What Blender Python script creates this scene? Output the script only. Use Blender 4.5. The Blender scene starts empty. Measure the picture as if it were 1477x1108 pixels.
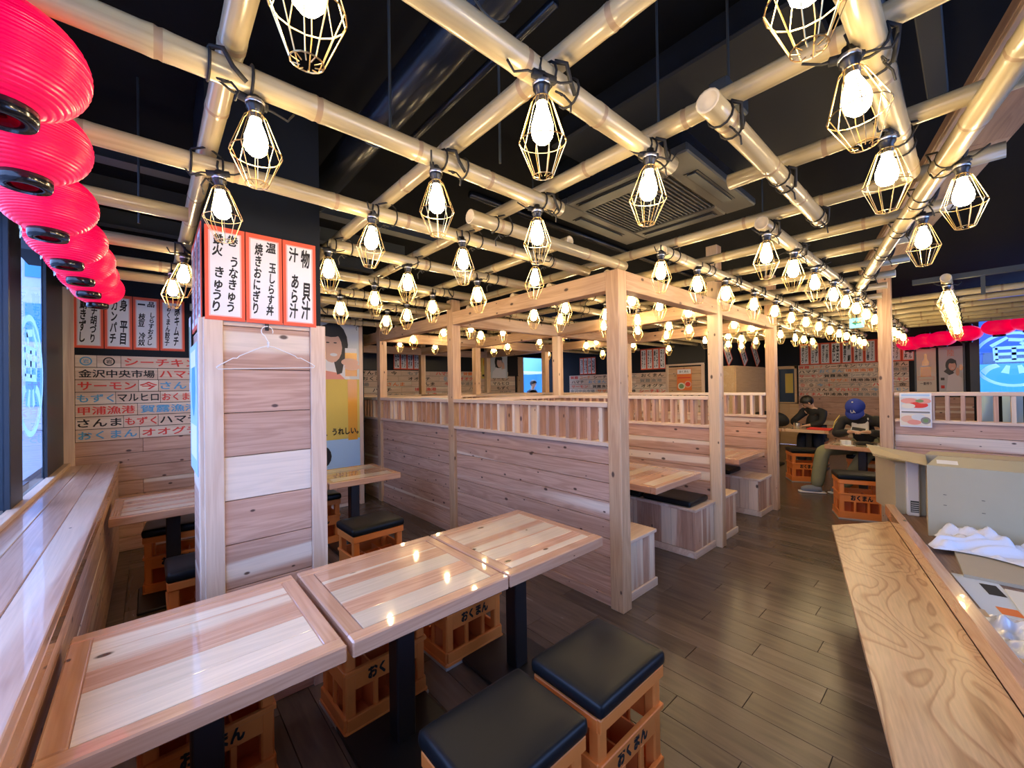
import bpy, bmesh, math, random
from math import sin, cos, pi, radians as R
from mathutils import Vector, Matrix
random.seed(7)
SC = bpy.context.scene
COL = SC.collection

# ------------------------------------------------------------------ camera, world, exposure
cam_d = bpy.data.cameras.new('camera'); cam = bpy.data.objects.new('camera', cam_d); COL.objects.link(cam)
SC.camera = cam
cam_d.sensor_width = 36.0; cam_d.lens = 589.632 / 1477 * 36.0; cam_d.clip_start = 0.02
def aim(yaw, pit, rol, loc):
    fw = Vector((cos(pit) * cos(yaw), cos(pit) * sin(yaw), sin(pit)))
    r = fw.cross(Vector((0, 0, 1))).normalized(); u = r.cross(fw)
    c, s = cos(rol), sin(rol)
    r2 = c * r + s * u; u2 = -s * r + c * u
    m = Matrix((r2, u2, -fw)).transposed().to_4x4(); m.translation = loc
    cam.matrix_world = m
aim(R(48.3723), R(.4086), R(-.8893), Vector((0, 0, 1.5)))

W = bpy.data.worlds.new('daylight'); SC.world = W; W.use_nodes = True
bg = W.node_tree.nodes['Background']
bg.inputs[0].default_value = (.46, .58, 1.0, 1); bg.inputs[1].default_value = 3.9
SC.view_settings.view_transform = 'Standard'; SC.view_settings.look = 'None'
SC.view_settings.gamma = 1.0; SC.view_settings.use_curve_mapping = False
SC.view_settings.exposure = 0.6
BULB = 46.0          # emission of the lamp bulbs

# ------------------------------------------------------------------ materials
def new_mat(name):
    m = bpy.data.materials.new(name); m.use_nodes = True
    nt = m.node_tree; return m, nt, nt.nodes['Principled BSDF']
def N(nt, t, **kw):
    n = nt.nodes.new(t)
    for k, v in kw.items(): setattr(n, k, v)
    return n
def setin(n, **kw):
    for k, v in kw.items(): n.inputs[k.replace('_', ' ')].default_value = v
def plain(name, col, rough=.5, metal=0., coat=0., emit=0., noise=0., spec=None):
    m, nt, p = new_mat(name)
    p.inputs['Base Color'].default_value = (*col, 1); p.inputs['Roughness'].default_value = rough
    p.inputs['Metallic'].default_value = metal; p.inputs['Coat Weight'].default_value = coat
    if spec is not None: p.inputs['Specular IOR Level'].default_value = spec
    if emit:
        p.inputs['Emission Color'].default_value = (*col, 1); p.inputs['Emission Strength'].default_value = emit
    if noise:
        tc = N(nt, 'ShaderNodeTexCoord'); nz = N(nt, 'ShaderNodeTexNoise'); setin(nz, Scale=9., Detail=4.)
        nt.links.new(tc.outputs['Object'], nz.inputs['Vector'])
        mx = N(nt, 'ShaderNodeMix', data_type='RGBA'); mx.inputs[6].default_value = (*[c * (1 - noise) for c in col], 1)
        mx.inputs[7].default_value = (*[min(1, c * (1 + noise)) for c in col], 1)
        nt.links.new(nz.outputs['Fac'], mx.inputs[0]); nt.links.new(mx.outputs[2], p.inputs['Base Color'])
    return m
def ramp(nt, src, stops):
    r = N(nt, 'ShaderNodeValToRGB'); e = r.color_ramp.elements
    while len(e) < len(stops): e.new(.5)
    for el, (p, c) in zip(e, stops):
        el.position = p; el.color = (*c, 1) if len(c) == 3 else c
    nt.links.new(src, r.inputs[0]); return r
def wood(name, heart, dark, sap, sap_at=.57, knots=.80, rough=.5, coat=0., axis='X', vary=.25, bump=.15):
    m, nt, p = new_mat(name); L = nt.links.new
    tc = N(nt, 'ShaderNodeTexCoord'); oi = N(nt, 'ShaderNodeObjectInfo')
    off = N(nt, 'ShaderNodeVectorMath', operation='SCALE'); off.inputs[0].default_value = (37.3, 91.7, 53.1); L(oi.outputs['Random'], off.inputs['Scale'])
    ad = N(nt, 'ShaderNodeVectorMath', operation='ADD'); L(tc.outputs['Object'], ad.inputs[0]); L(off.outputs[0], ad.inputs[1])
    src = ad.outputs[0]
    if axis == 'Z':
        mp = N(nt, 'ShaderNodeMapping'); mp.inputs['Rotation'].default_value = (0, R(90), 0); L(src, mp.inputs[0]); src = mp.outputs[0]
    def scaled(s):
        v = N(nt, 'ShaderNodeVectorMath', operation='MULTIPLY'); v.inputs[1].default_value = s; L(src, v.inputs[0]); return v.outputs[0]
    def noise(s, det=3., dist=0.):
        n = N(nt, 'ShaderNodeTexNoise'); setin(n, Scale=1., Detail=det, Distortion=dist); L(scaled(s), n.inputs['Vector']); return n.outputs['Fac']
    fig = noise((.9, 13, 13), 3., .8); fine = noise((5, 130, 130), 2.); sapn = noise((.22, 5.5, 5.5), 1., .3)
    # rings: figure noise folded into bands
    mu = N(nt, 'ShaderNodeMath', operation='MULTIPLY'); mu.inputs[1].default_value = 38.; L(fig, mu.inputs[0])
    sn = N(nt, 'ShaderNodeMath', operation='SINE'); L(mu.outputs[0], sn.inputs[0])
    g = N(nt, 'ShaderNodeMath', operation='MULTIPLY_ADD'); g.inputs[1].default_value = .14; g.inputs[2].default_value = .30; L(sn.outputs[0], g.inputs[0])
    g2 = N(nt, 'ShaderNodeMath', operation='MULTIPLY_ADD'); g2.inputs[1].default_value = .55; L(fine, g2.inputs[0]); 
    sb = N(nt, 'ShaderNodeMath', operation='SUBTRACT'); sb.inputs[1].default_value = .27; L(g.outputs[0], sb.inputs[0]); L(sb.outputs[0], g2.inputs[2])
    cm = ramp(nt, g2.outputs[0], [(0.05, heart), (.65, dark)])
    sm = ramp(nt, sapn, [(sap_at, (0, 0, 0)), (sap_at + .035, (1, 1, 1))])
    sapc = ramp(nt, g2.outputs[0], [(.1, sap), (.9, tuple(c * .78 for c in sap))])
    m1 = N(nt, 'ShaderNodeMix', data_type='RGBA'); L(sm.outputs[0], m1.inputs[0]); L(cm.outputs[0], m1.inputs[6]); L(sapc.outputs[0], m1.inputs[7])
    # tone per piece
    tv = N(nt, 'ShaderNodeMath', operation='MULTIPLY_ADD'); tv.inputs[1].default_value = vary; tv.inputs[2].default_value = 1 - vary * .55; L(oi.outputs['Random'], tv.inputs[0])
    m2 = N(nt, 'ShaderNodeVectorMath', operation='SCALE'); L(m1.outputs[2], m2.inputs[0]); L(tv.outputs[0], m2.inputs['Scale'])
    out = m2.outputs[0]
    if knots < 1:
        vo = N(nt, 'ShaderNodeTexVoronoi', voronoi_dimensions='2D'); setin(vo, Scale=1.)
        kx = N(nt, 'ShaderNodeSeparateXYZ'); L(src, kx.inputs[0])
        ky = N(nt, 'ShaderNodeMath', operation='MULTIPLY_ADD'); ky.inputs[1].default_value = 1.3; L(kx.outputs[2], ky.inputs[0]); L(kx.outputs[1], ky.inputs[2])
        k1 = N(nt, 'ShaderNodeMath', operation='MULTIPLY'); k1.inputs[1].default_value = 5.; L(kx.outputs[0], k1.inputs[0])
        k2 = N(nt, 'ShaderNodeMath', operation='MULTIPLY'); k2.inputs[1].default_value = 9.; L(ky.outputs[0], k2.inputs[0])
        kc = N(nt, 'ShaderNodeCombineXYZ'); L(k1.outputs[0], kc.inputs[0]); L(k2.outputs[0], kc.inputs[1]); L(kc.outputs[0], vo.inputs['Vector'])
        sx = N(nt, 'ShaderNodeSeparateColor'); L(vo.outputs['Color'], sx.inputs[0])
        th = N(nt, 'ShaderNodeMath', operation='GREATER_THAN'); th.inputs[1].default_value = knots; L(sx.outputs[0], th.inputs[0])
        wob = N(nt, 'ShaderNodeMath', operation='MULTIPLY_ADD'); wob.inputs[1].default_value = .10; wob.inputs[2].default_value = .035; L(sx.outputs[1], wob.inputs[0])
        d = N(nt, 'ShaderNodeMath', operation='DIVIDE'); L(vo.outputs['Distance'], d.inputs[0]); L(wob.outputs[0], d.inputs[1])
        kr = ramp(nt, d.outputs[0], [(.55, (1, 1, 1)), (1., (0, 0, 0))])
        km = N(nt, 'ShaderNodeMath', operation='MULTIPLY'); L(kr.outputs[0], km.inputs[0]); L(th.outputs[0], km.inputs[1])
        km2 = N(nt, 'ShaderNodeMath', operation='MULTIPLY'); km2.inputs[1].default_value = .92; L(km.outputs[0], km2.inputs[0])
        m3 = N(nt, 'ShaderNodeMix', data_type='RGBA'); m3.inputs[7].default_value = (.055, .022, .012, 1); L(km2.outputs[0], m3.inputs[0]); L(out, m3.inputs[6]); out = m3.outputs[2]
    L(out, p.inputs['Base Color'])
    p.inputs['Roughness'].default_value = rough; p.inputs['Coat Weight'].default_value = coat; p.inputs['Coat Roughness'].default_value = .04
    if bump:
        b = N(nt, 'ShaderNodeBump'); setin(b, Strength=bump, Distance=.002); L(fine, b.inputs['Height']); L(b.outputs[0], p.inputs['Normal'])
    return m
M = {}
HE, DK, SA = (.64, .40, .285), (.42, .225, .145), (.84, .69, .54)
M['cedar'] = wood('cedar', HE, DK, SA, .60, .60)
M['cedar_v'] = wood('cedar_upright', (.62, .38, .255), (.42, .22, .13), (.83, .66, .48), .55, .86, axis='X', vary=.28)
M['post'] = wood('cedar_post', (.66, .43, .245), (.46, .26, .135), (.78, .57, .36), .60, .74, axis='X', vary=.15)
M['trim'] = wood('pale_cedar_trim', (.76, .58, .43), (.62, .43, .30), (.85, .70, .54), .55, .97, vary=.15)
M['table'] = wood('varnished_cedar', (.70, .42, .27), (.50, .25, .14), (.84, .69, .50), .48, .84, rough=.2, coat=1., vary=.3, bump=.05)
M['tableframe'] = wood('varnished_cedar_frame', (.68, .40, .25), (.52, .27, .15), (.80, .56, .38), .62, .93, rough=.2, coat=1., vary=.2, bump=.05)
M['counter'] = wood('counter_cedar', (.62, .40, .29), (.44, .25, .17), (.76, .57, .44), .52, .86, rough=.3, coat=.6, vary=.25)
M['darkwood'] = wood('brown_board', (.30, .19, .13), (.18, .10, .07), (.36, .24, .17), .6, .97, vary=.2)
M['lightply'] = wood('light_plywood', (.72, .50, .27), (.62, .40, .2), (.75, .54, .31), .6, 1., vary=.1)

def plywood():
    m, nt, p = new_mat('lauan_plywood'); L = nt.links.new
    tc = N(nt, 'ShaderNodeTexCoord')
    v = N(nt, 'ShaderNodeVectorMath', operation='MULTIPLY'); v.inputs[1].default_value = (1.5, 3.4, 3.); L(tc.outputs['Object'], v.inputs[0])
    n = N(nt, 'ShaderNodeTexNoise'); setin(n, Scale=1.0, Detail=1.6, Roughness=.4, Distortion=.9); L(v.outputs[0], n.inputs['Vector'])
    mu = N(nt, 'ShaderNodeMath', operation='MULTIPLY'); mu.inputs[1].default_value = 13.; L(n.outputs['Fac'], mu.inputs[0])
    fr = N(nt, 'ShaderNodeMath', operation='FRACT'); L(mu.outputs[0], fr.inputs[0])
    c = ramp(nt, fr.outputs[0], [(0., (.62, .40, .22)), (.62, (.60, .38, .20)), (.88, (.38, .19, .085)), (1., (.60, .385, .21))])
    fn = N(nt, 'ShaderNodeTexNoise'); setin(fn, Scale=1., Detail=3.)
    v2 = N(nt, 'ShaderNodeVectorMath', operation='MULTIPLY'); v2.inputs[1].default_value = (8, 110, 60); L(tc.outputs['Object'], v2.inputs[0]); L(v2.outputs[0], fn.inputs['Vector'])
    fc = ramp(nt, fn.outputs['Fac'], [(.3, (.82, .82, .82)), (.7, (1.06, 1.06, 1.06))])
    mx = N(nt, 'ShaderNodeMix', data_type='RGBA', blend_type='MULTIPLY'); mx.inputs[0].default_value = 1; L(c.outputs[0], mx.inputs[6]); L(fc.outputs[0], mx.inputs[7])
    L(mx.outputs[2], p.inputs['Base Color']); setin(p, Roughness=.38); p.inputs['Coat Weight'].default_value = .25; p.inputs['Coat Roughness'].default_value = .2
    return m
M['ply'] = plywood()
def floorwood():
    m, nt, p = new_mat('dark_floor_plank'); L = nt.links.new
    tc = N(nt, 'ShaderNodeTexCoord'); oi = N(nt, 'ShaderNodeObjectInfo')
    v = N(nt, 'ShaderNodeVectorMath', operation='MULTIPLY'); v.inputs[1].default_value = (3, 26, 26); L(tc.outputs['Object'], v.inputs[0])
    off = N(nt, 'ShaderNodeVectorMath', operation='SCALE'); off.inputs[0].default_value = (37.3, 91.7, 53.1); L(oi.outputs['Random'], off.inputs['Scale'])
    ad = N(nt, 'ShaderNodeVectorMath', operation='ADD'); L(v.outputs[0], ad.inputs[0]); L(off.outputs[0], ad.inputs[1])
    n = N(nt, 'ShaderNodeTexNoise'); setin(n, Scale=1., Detail=5., Distortion=.5); L(ad.outputs[0], n.inputs['Vector'])
    c = ramp(nt, n.outputs['Fac'], [(.25, (.082, .058, .045)), (.75, (.145, .105, .080))])
    tv = N(nt, 'ShaderNodeMath', operation='MULTIPLY_ADD'); tv.inputs[1].default_value = .55; tv.inputs[2].default_value = .72; L(oi.outputs['Random'], tv.inputs[0])
    sc = N(nt, 'ShaderNodeVectorMath', operation='SCALE'); L(c.outputs[0], sc.inputs[0]); L(tv.outputs[0], sc.inputs['Scale'])
    L(sc.outputs[0], p.inputs['Base Color']); rr = ramp(nt, n.outputs['Fac'], [(.2, (.20, .20, .20)), (.8, (.28, .28, .28))]); L(rr.outputs[0], p.inputs['Roughness'])
    b = N(nt, 'ShaderNodeBump'); setin(b, Strength=.03, Distance=.003); L(n.outputs['Fac'], b.inputs['Height']); L(b.outputs[0], p.inputs['Normal'])
    return m
M['floor'] = floorwood()
M['grout'] = plain('floor_joint', (.10, .085, .07), .7)
def bamboo():
    m, nt, p = new_mat('dried_bamboo'); L = nt.links.new
    tc = N(nt, 'ShaderNodeTexCoord'); oi = N(nt, 'ShaderNodeObjectInfo')
    v = N(nt, 'ShaderNodeVectorMath', operation='MULTIPLY'); v.inputs[1].default_value = (1.2, 40, 40); L(tc.outputs['Object'], v.inputs[0])
    off = N(nt, 'ShaderNodeVectorMath', operation='SCALE'); off.inputs[0].default_value = (37.3, 91.7, 53.1); L(oi.outputs['Random'], off.inputs['Scale'])
    ad = N(nt, 'ShaderNodeVectorMath', operation='ADD'); L(v.outputs[0], ad.inputs[0]); L(off.outputs[0], ad.inputs[1])
    n = N(nt, 'ShaderNodeTexNoise'); setin(n, Scale=1., Detail=3.); L(ad.outputs[0], n.inputs['Vector'])
    c = ramp(nt, n.outputs['Fac'], [(.28, (.33, .255, .13)), (.55, (.49, .40, .225)), (.8, (.57, .48, .29))])
    L(c.outputs[0], p.inputs['Base Color']); setin(p, Roughness=.3); p.inputs['Coat Weight'].default_value = .3; p.inputs['Coat Roughness'].default_value = .15
    return m
M['bamboo'] = bamboo()
M['bamboo_node'] = plain('bamboo_node_ring', (.34, .23, .13), .5)
M['bamboo_cut'] = plain('bamboo_cut_end', (.80, .68, .46), .7)
M['ceil'] = plain('black_ceiling_paint', (.003, .004, .006), .85, noise=.3, spec=.15)
M['blackwall'] = plain('black_wall_paint', (.010, .013, .018), .6, spec=.2)
M['blackgloss'] = plain('black_gloss_metal', (.007, .010, .016), .25, spec=.4)
M['steel'] = plain('dark_grey_steel', (.06, .07, .075), .45, .3)
M['acgrey'] = plain('dark_grey_plastic', (.045, .047, .045), .45)
M['frame'] = plain('blue_black_frame', (.02, .03, .045), .4)
M['black'] = plain('matt_black_metal', (.010, .010, .012), .42)
M['rope'] = plain('black_cord', (.008, .008, .009), .7)
M['leather'] = plain('black_vinyl', (.008, .010, .012), .36, noise=.15, spec=.22)
M['orange'] = plain('orange_plastic', (.80, .235, .045), .42, noise=.06)
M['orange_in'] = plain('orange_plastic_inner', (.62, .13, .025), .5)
M['greybase'] = plain('grey_rubber_rim', (.42, .38, .34), .6)
M['gold'] = plain('brass_wire', (.85, .62, .28), .28, .9)
M['socket'] = plain('black_bakelite', (.012, .012, .013), .3)
M['silver'] = plain('silver_cap', (.6, .6, .6), .3, .9)
M['bulb'] = plain('lit_bulb', (1., .75, .40), .3, emit=BULB)
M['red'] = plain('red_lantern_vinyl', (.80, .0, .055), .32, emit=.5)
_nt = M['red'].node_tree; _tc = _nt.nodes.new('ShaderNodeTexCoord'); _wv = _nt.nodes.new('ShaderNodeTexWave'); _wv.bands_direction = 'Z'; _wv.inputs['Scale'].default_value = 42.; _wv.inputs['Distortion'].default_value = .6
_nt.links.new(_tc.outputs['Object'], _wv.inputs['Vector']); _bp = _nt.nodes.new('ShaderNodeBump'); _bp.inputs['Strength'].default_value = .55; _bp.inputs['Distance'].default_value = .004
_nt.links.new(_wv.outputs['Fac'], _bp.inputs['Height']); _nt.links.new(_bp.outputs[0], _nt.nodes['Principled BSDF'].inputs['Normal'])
M['rim'] = plain('black_gloss_rim', (.01, .01, .012), .15)
M['paper'] = plain('white_paper', (.80, .80, .80), .8)
M['cream'] = plain('cream_paper', (.78, .72, .58), .7)
M['vermilion'] = plain('vermilion_border', (.82, .115, .05), .7)
M['pinkline'] = plain('pink_line', (.85, .45, .38), .7)
M['ink'] = plain('black_ink', (.012, .011, .012), .7)
M['inkred'] = plain('red_ink', (.72, .05, .035), .7)
M['inkblue'] = plain('blue_ink', (.10, .36, .60), .7)
M['inkgreen'] = plain('green_ink', (.22, .36, .25), .7)
M['inkgrey'] = plain('grey_ink', (.25, .24, .22), .7)
M['inkorange'] = plain('orange_ink', (.80, .20, .04), .7)
M['white'] = plain('white_plastic', (.75, .76, .75), .4)
M['wire'] = plain('white_wire', (.82, .82, .80), .3)
M['card'] = plain('cardboard', (.44, .37, .25), .8, noise=.05)
M['card_l'] = plain('cardboard_grey', (.48, .43, .285), .8, noise=.04)
M['card_in'] = plain('cardboard_inside', (.27, .22, .15), .9)
M['tape'] = plain('packing_tape', (.38, .27, .13), .3)
M['cloth'] = plain('white_cloth', (.78, .80, .86), .8)
M['skin'] = plain('skin', (.62, .38, .27), .5)
M['hair'] = plain('black_hair', (.012, .010, .009), .45)
M['jacket'] = plain('black_jersey', (.012, .012, .015), .75)
M['tee'] = plain('white_cotton', (.72, .71, .68), .85)
M['khaki'] = plain('khaki_cotton', (.27, .27, .15), .85, noise=.1)
M['navy'] = plain('navy_denim', (.025, .032, .055), .8)
M['jeans'] = plain('pale_denim', (.22, .30, .38), .85, noise=.1)
M['capblue'] = plain('royal_blue_twill', (.012, .035, .30), .7)
M['shoe'] = plain('grey_mesh', (.22, .24, .27), .7)
M['sole'] = plain('white_rubber', (.72, .72, .72), .6)
M['amber'] = plain('amber_drink', (.80, .38, .05), .2)
M['yellow'] = plain('yellow_print', (.70, .52, .10), .6)
M['palegrey'] = plain('pale_grey_print', (.62, .66, .66), .7)
M['palebluep'] = plain('pale_blue_print', (.42, .62, .80), .6)
M['facep'] = plain('skin_print', (.74, .47, .34), .6)
M['pinkp'] = plain('salmon_print', (.75, .32, .25), .6)
M['greenp'] = plain('green_print', (.18, .30, .12), .6)
M['blueprint'] = plain('blue_print', (.10, .30, .70), .6)
M['exit'] = plain('lit_exit_panel', (.25, .78, .85), .5, emit=.7)
M['exitg'] = plain('exit_green', (.02, .40, .25), .5)
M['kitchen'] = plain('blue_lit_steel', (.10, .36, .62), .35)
M['street'] = plain('street_paving', (.32, .33, .36), .8, noise=.2)
M['facade'] = plain('street_facade', (.62, .64, .72), .8, noise=.2)
M['facade_d'] = plain('facade_glass', (.05, .08, .12), .1)
M['decal'] = plain('pale_blue_window_film', (.45, .66, .80), .6)
_nt = M['decal'].node_tree; _t = _nt.nodes.new('ShaderNodeBsdfTranslucent'); _t.inputs[0].default_value = (.55, .80, 1, 1)
_m = _nt.nodes.new('ShaderNodeMixShader'); _m.inputs[0].default_value = .7; _o = _nt.nodes['Material Output']
_nt.links.new(_nt.nodes['Principled BSDF'].outputs[0], _m.inputs[1]); _nt.links.new(_t.outputs[0], _m.inputs[2]); _nt.links.new(_m.outputs[0], _o.inputs[0])
def glass():
    m, nt, p = new_mat('window_glass'); L = nt.links.new
    t = N(nt, 'ShaderNodeBsdfTransparent'); t.inputs[0].default_value = (.80, .90, 1., 1)
    g = N(nt, 'ShaderNodeBsdfGlossy'); g.inputs['Roughness'].default_value = .02
    lw = N(nt, 'ShaderNodeFresnel'); lw.inputs[0].default_value = 1.5
    mx = N(nt, 'ShaderNodeMixShader'); ge = N(nt, 'ShaderNodeNewGeometry'); iv = N(nt, 'ShaderNodeMath', operation='SUBTRACT'); iv.inputs[0].default_value = 1.; L(ge.outputs['Backfacing'], iv.inputs[1]); fm_ = N(nt, 'ShaderNodeMath', operation='MULTIPLY'); L(iv.outputs[0], fm_.inputs[0]); L(lw.outputs[0], fm_.inputs[1]); L(fm_.outputs[0], mx.inputs[0]); L(t.outputs[0], mx.inputs[1]); L(g.outputs[0], mx.inputs[2])
    L(mx.outputs[0], nt.nodes['Material Output'].inputs[0]); return m
M['glass'] = glass()

# ------------------------------------------------------------------ mesh helpers
class B:
    def __init__(s): s.v = []; s.f = []; s.mi = []
    def add(s, vs, fs, mi=0):
        o = len(s.v); s.v += [tuple(v) for v in vs]; s.f += [tuple(i + o for i in f) for f in fs]; s.mi += [mi] * len(fs); return s
    def box(s, x0, y0, z0, x1, y1, z1, mi=0, mat=None):
        vs = [(x, y, z) for x in (x0, x1) for y in (y0, y1) for z in (z0, z1)]
        if mat is not None: vs = [mat @ Vector(v) for v in vs]
        return s.add(vs, [(0, 1, 3, 2), (4, 6, 7, 5), (0, 4, 5, 1), (2, 3, 7, 6), (0, 2, 6, 4), (1, 5, 7, 3)], mi)
    def tube(s, pts, r, n=6, mi=0, closed=False, caps=True):
        pts = [Vector(p) for p in pts]; k = len(pts); rr = r if isinstance(r, (list, tuple)) else [r] * k
        rings = []; up = None
        for i, p in enumerate(pts):
            if closed: d = pts[(i + 1) % k] - pts[i - 1]
            else: d = pts[min(i + 1, k - 1)] - pts[max(i - 1, 0)]
            d.normalize()
            if up is None:
                up = d.orthogonal().normalized()
            else:
                up = (up - d * up.dot(d));
                if up.length < 1e-5: up = d.orthogonal()
                up.normalize()
            w = d.cross(up)
            rings.append([p + rr[i] * (cos(2 * pi * j / n) * up + sin(2 * pi * j / n) * w) for j in range(n)])
        vs = [v for g in rings for v in g]; fs = []
        for i in range(k if closed else k - 1):
            a = i * n; b = ((i + 1) % k) * n
            for j in range(n): fs.append((a + j, a + (j + 1) % n, b + (j + 1) % n, b + j))
        if caps and not closed: fs += [tuple(range(n))[::-1], tuple(range((k - 1) * n, k * n))]
        return s.add(vs, fs, mi)
    def lathe(s, prof, n=12, mi=0, axis='Z', c=(0, 0, 0)):
        vs = []
        for r, z in prof:
            for j in range(n):
                a = 2 * pi * j / n
                if axis == 'Z': vs.append((c[0] + r * cos(a), c[1] + r * sin(a), c[2] + z))
                else: vs.append((c[0] + z, c[1] + r * cos(a), c[2] + r * sin(a)))
        fs = []
        for i in range(len(prof) - 1):
            for j in range(n): fs.append((i * n + j, i * n + (j + 1) % n, (i + 1) * n + (j + 1) % n, (i + 1) * n + j))
        return s.add(vs, fs, mi)
    def poly(s, pts, z, mi=0): return s.add([(x, y, z) for x, y in pts], [tuple(range(len(pts)))], mi)
    def mesh(s, name, mats, smooth=False, bevel=0.):
        me = bpy.data.meshes.new(name); me.from_pydata(s.v, [], s.f)
        for m in (mats if isinstance(mats, (list, tuple)) else [mats]): me.materials.append(M[m] if isinstance(m, str) else m)
        if len(set(s.mi)) > 1: me.polygons.foreach_set('material_index', s.mi)
        bm = bmesh.new(); bm.from_mesh(me)
        if bevel:
            bmesh.ops.bevel(bm, geom=[e for e in bm.edges], offset=bevel, segments=1, affect='EDGES', clamp_overlap=True)
        bmesh.ops.recalc_face_normals(bm, faces=bm.faces); bm.to_mesh(me); bm.free()
        if smooth: me.polygons.foreach_set('use_smooth', [True] * len(me.polygons))
        me.update(); return me
def obj(name, me, parent=None, loc=(0, 0, 0), rot=(0, 0, 0), scale=None):
    o = bpy.data.objects.new(name, me); COL.objects.link(o)
    o.location = loc; o.rotation_euler = rot
    if scale: o.scale = scale
    if parent is not None: o.parent = parent
    return o
def tag(o, label=None, cat=None, group=None, kind=None):
    if label: o['label'] = label
    if cat: o['category'] = cat
    if group: o['group'] = group
    if kind: o['kind'] = kind
    return o
def thing(name, label, cat, loc=(0, 0, 0), rot=(0, 0, 0), group=None):
    return tag(obj(name, None, None, loc, rot), label, cat, group)
def relabel(o, label): o['label'] = label; return o
def copy_tree(o, parent=None):
    c = o.copy(); COL.objects.link(c)
    if parent is not None: c.parent = parent
    for ch in KIDS.get(o.name, []): copy_tree(ch, c)
    return c
KIDS = {}
def index_kids(*roots):
    def rec(o):
        KIDS[o.name] = list(o.children)
        for c in o.children: rec(c)
    bpy.context.view_layer.update()
    for r in roots: rec(r)
_bm = {}
def boxmesh(l, w, t, mat, bev=.0025):
    k = (round(l, 3), round(w, 3), round(t, 3), mat, bev)
    if k not in _bm: _bm[k] = B().box(-l / 2, -w / 2, -t / 2, l / 2, w / 2, t / 2).mesh('plank', mat, bevel=min(bev, t * .3, w * .3))
    return _bm[k]
def plank(name, parent, l, w, t, mat, loc, rot=(0, 0, 0), bev=.0025):
    return obj(name, boxmesh(l, w, t, mat, bev), parent, loc, rot)
VERT = (0, 0, R(90))
ROTY = (R(90), 0, 0)            # upright, facing -y (local x = +x, local y = up, local z = -y)
ROTX = (R(90), 0, R(-90))       # upright, facing -x (local x = -y, local y = up, local z = -x)
ORD = 'first second third fourth fifth sixth seventh eighth ninth tenth eleventh twelfth thirteenth fourteenth fifteenth sixteenth seventeenth eighteenth nineteenth twentieth twenty-first twenty-second twenty-third twenty-fourth twenty-fifth twenty-sixth'.split()
_txt = {}
def textmesh(body, mat, size=1., bold=.012, vertical=False, spacing=1.):
    k = (body, mat, vertical, bold)
    if k in _txt: return _txt[k]
    c = bpy.data.curves.new('lettering', 'FONT')
    c.body = '\n'.join(body) if vertical else body
    c.align_x = 'CENTER'; c.align_y = 'CENTER'; c.resolution_u = 2; c.offset = 0
    if vertical: c.space_line = .95
    o = bpy.data.objects.new('lettering_tmp', c); COL.objects.link(o)
    dg = bpy.context.evaluated_depsgraph_get(); me = bpy.data.meshes.new_from_object(o.evaluated_get(dg))
    bpy.data.objects.remove(o); bpy.data.curves.remove(c)
    vs = [(v.co.x + (.10 * v.co.y if vertical else 0), v.co.y) for v in me.vertices]; fs = [tuple(p.vertices) for p in me.polygons]
    xs = [v[0] for v in vs]; ys = [v[1] for v in vs]
    cx, cy = (min(xs) + max(xs)) / 2, (min(ys) + max(ys)) / 2; w, h = max(xs) - min(xs) + 2 * bold, max(ys) - min(ys) + 2 * bold
    tb_ = B()
    for q, (dx, dy) in enumerate(((-bold, -bold * .6), (bold, bold * .6), (-bold * .6, bold), (bold * .6, -bold))):
        tb_.add([((x + dx - cx) / w, (y + dy - cy) / h, .00006 * q) for x, y in vs], fs)
    bpy.data.meshes.remove(me)
    me = bpy.data.meshes.new('lettering'); me.from_pydata(tb_.v, [], tb_.f)
    me.materials.clear(); me.materials.append(M[mat]); me.update()
    _txt[k] = me; return me
def text(parent, body, mat, cx, cy, w, h, z=.001, vertical=False, bold=.012, rotz=0., slant=0.):
    o = obj('lettering', textmesh(body, mat, vertical=vertical, bold=bold), parent, (cx, cy, z), (0, 0, rotz), (w, h, 1)); return o
def ell(cx, cy, rx, ry, n=16, a0=0., a1=2 * pi):
    return [(cx + rx * cos(a0 + (a1 - a0) * i / n), cy + ry * sin(a0 + (a1 - a0) * i / n)) for i in range(n if a1 - a0 >= 6.28 else n + 1)]
def prints(parent, shapes, z0=.0008, dz=.0004, name='print_shape'):
    for i, (pts, mat) in enumerate(shapes):
        obj(name, B().poly(pts, 0).mesh(name, mat), parent, (0, 0, z0 + i * dz))
def struct(name, me, parent=None, loc=(0, 0, 0), rot=(0, 0, 0)):
    o = obj(name, me, parent, loc, rot)
    if parent is None: o['kind'] = 'structure'
    return o
def sroot(name, loc=(0, 0, 0), rot=(0, 0, 0)):
    o = obj(name, None, None, loc, rot); o['kind'] = 'structure'; return o
def box_st(name, a, b, mat): return struct(name, B().box(*a, *b).mesh(name, mat))

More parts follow.
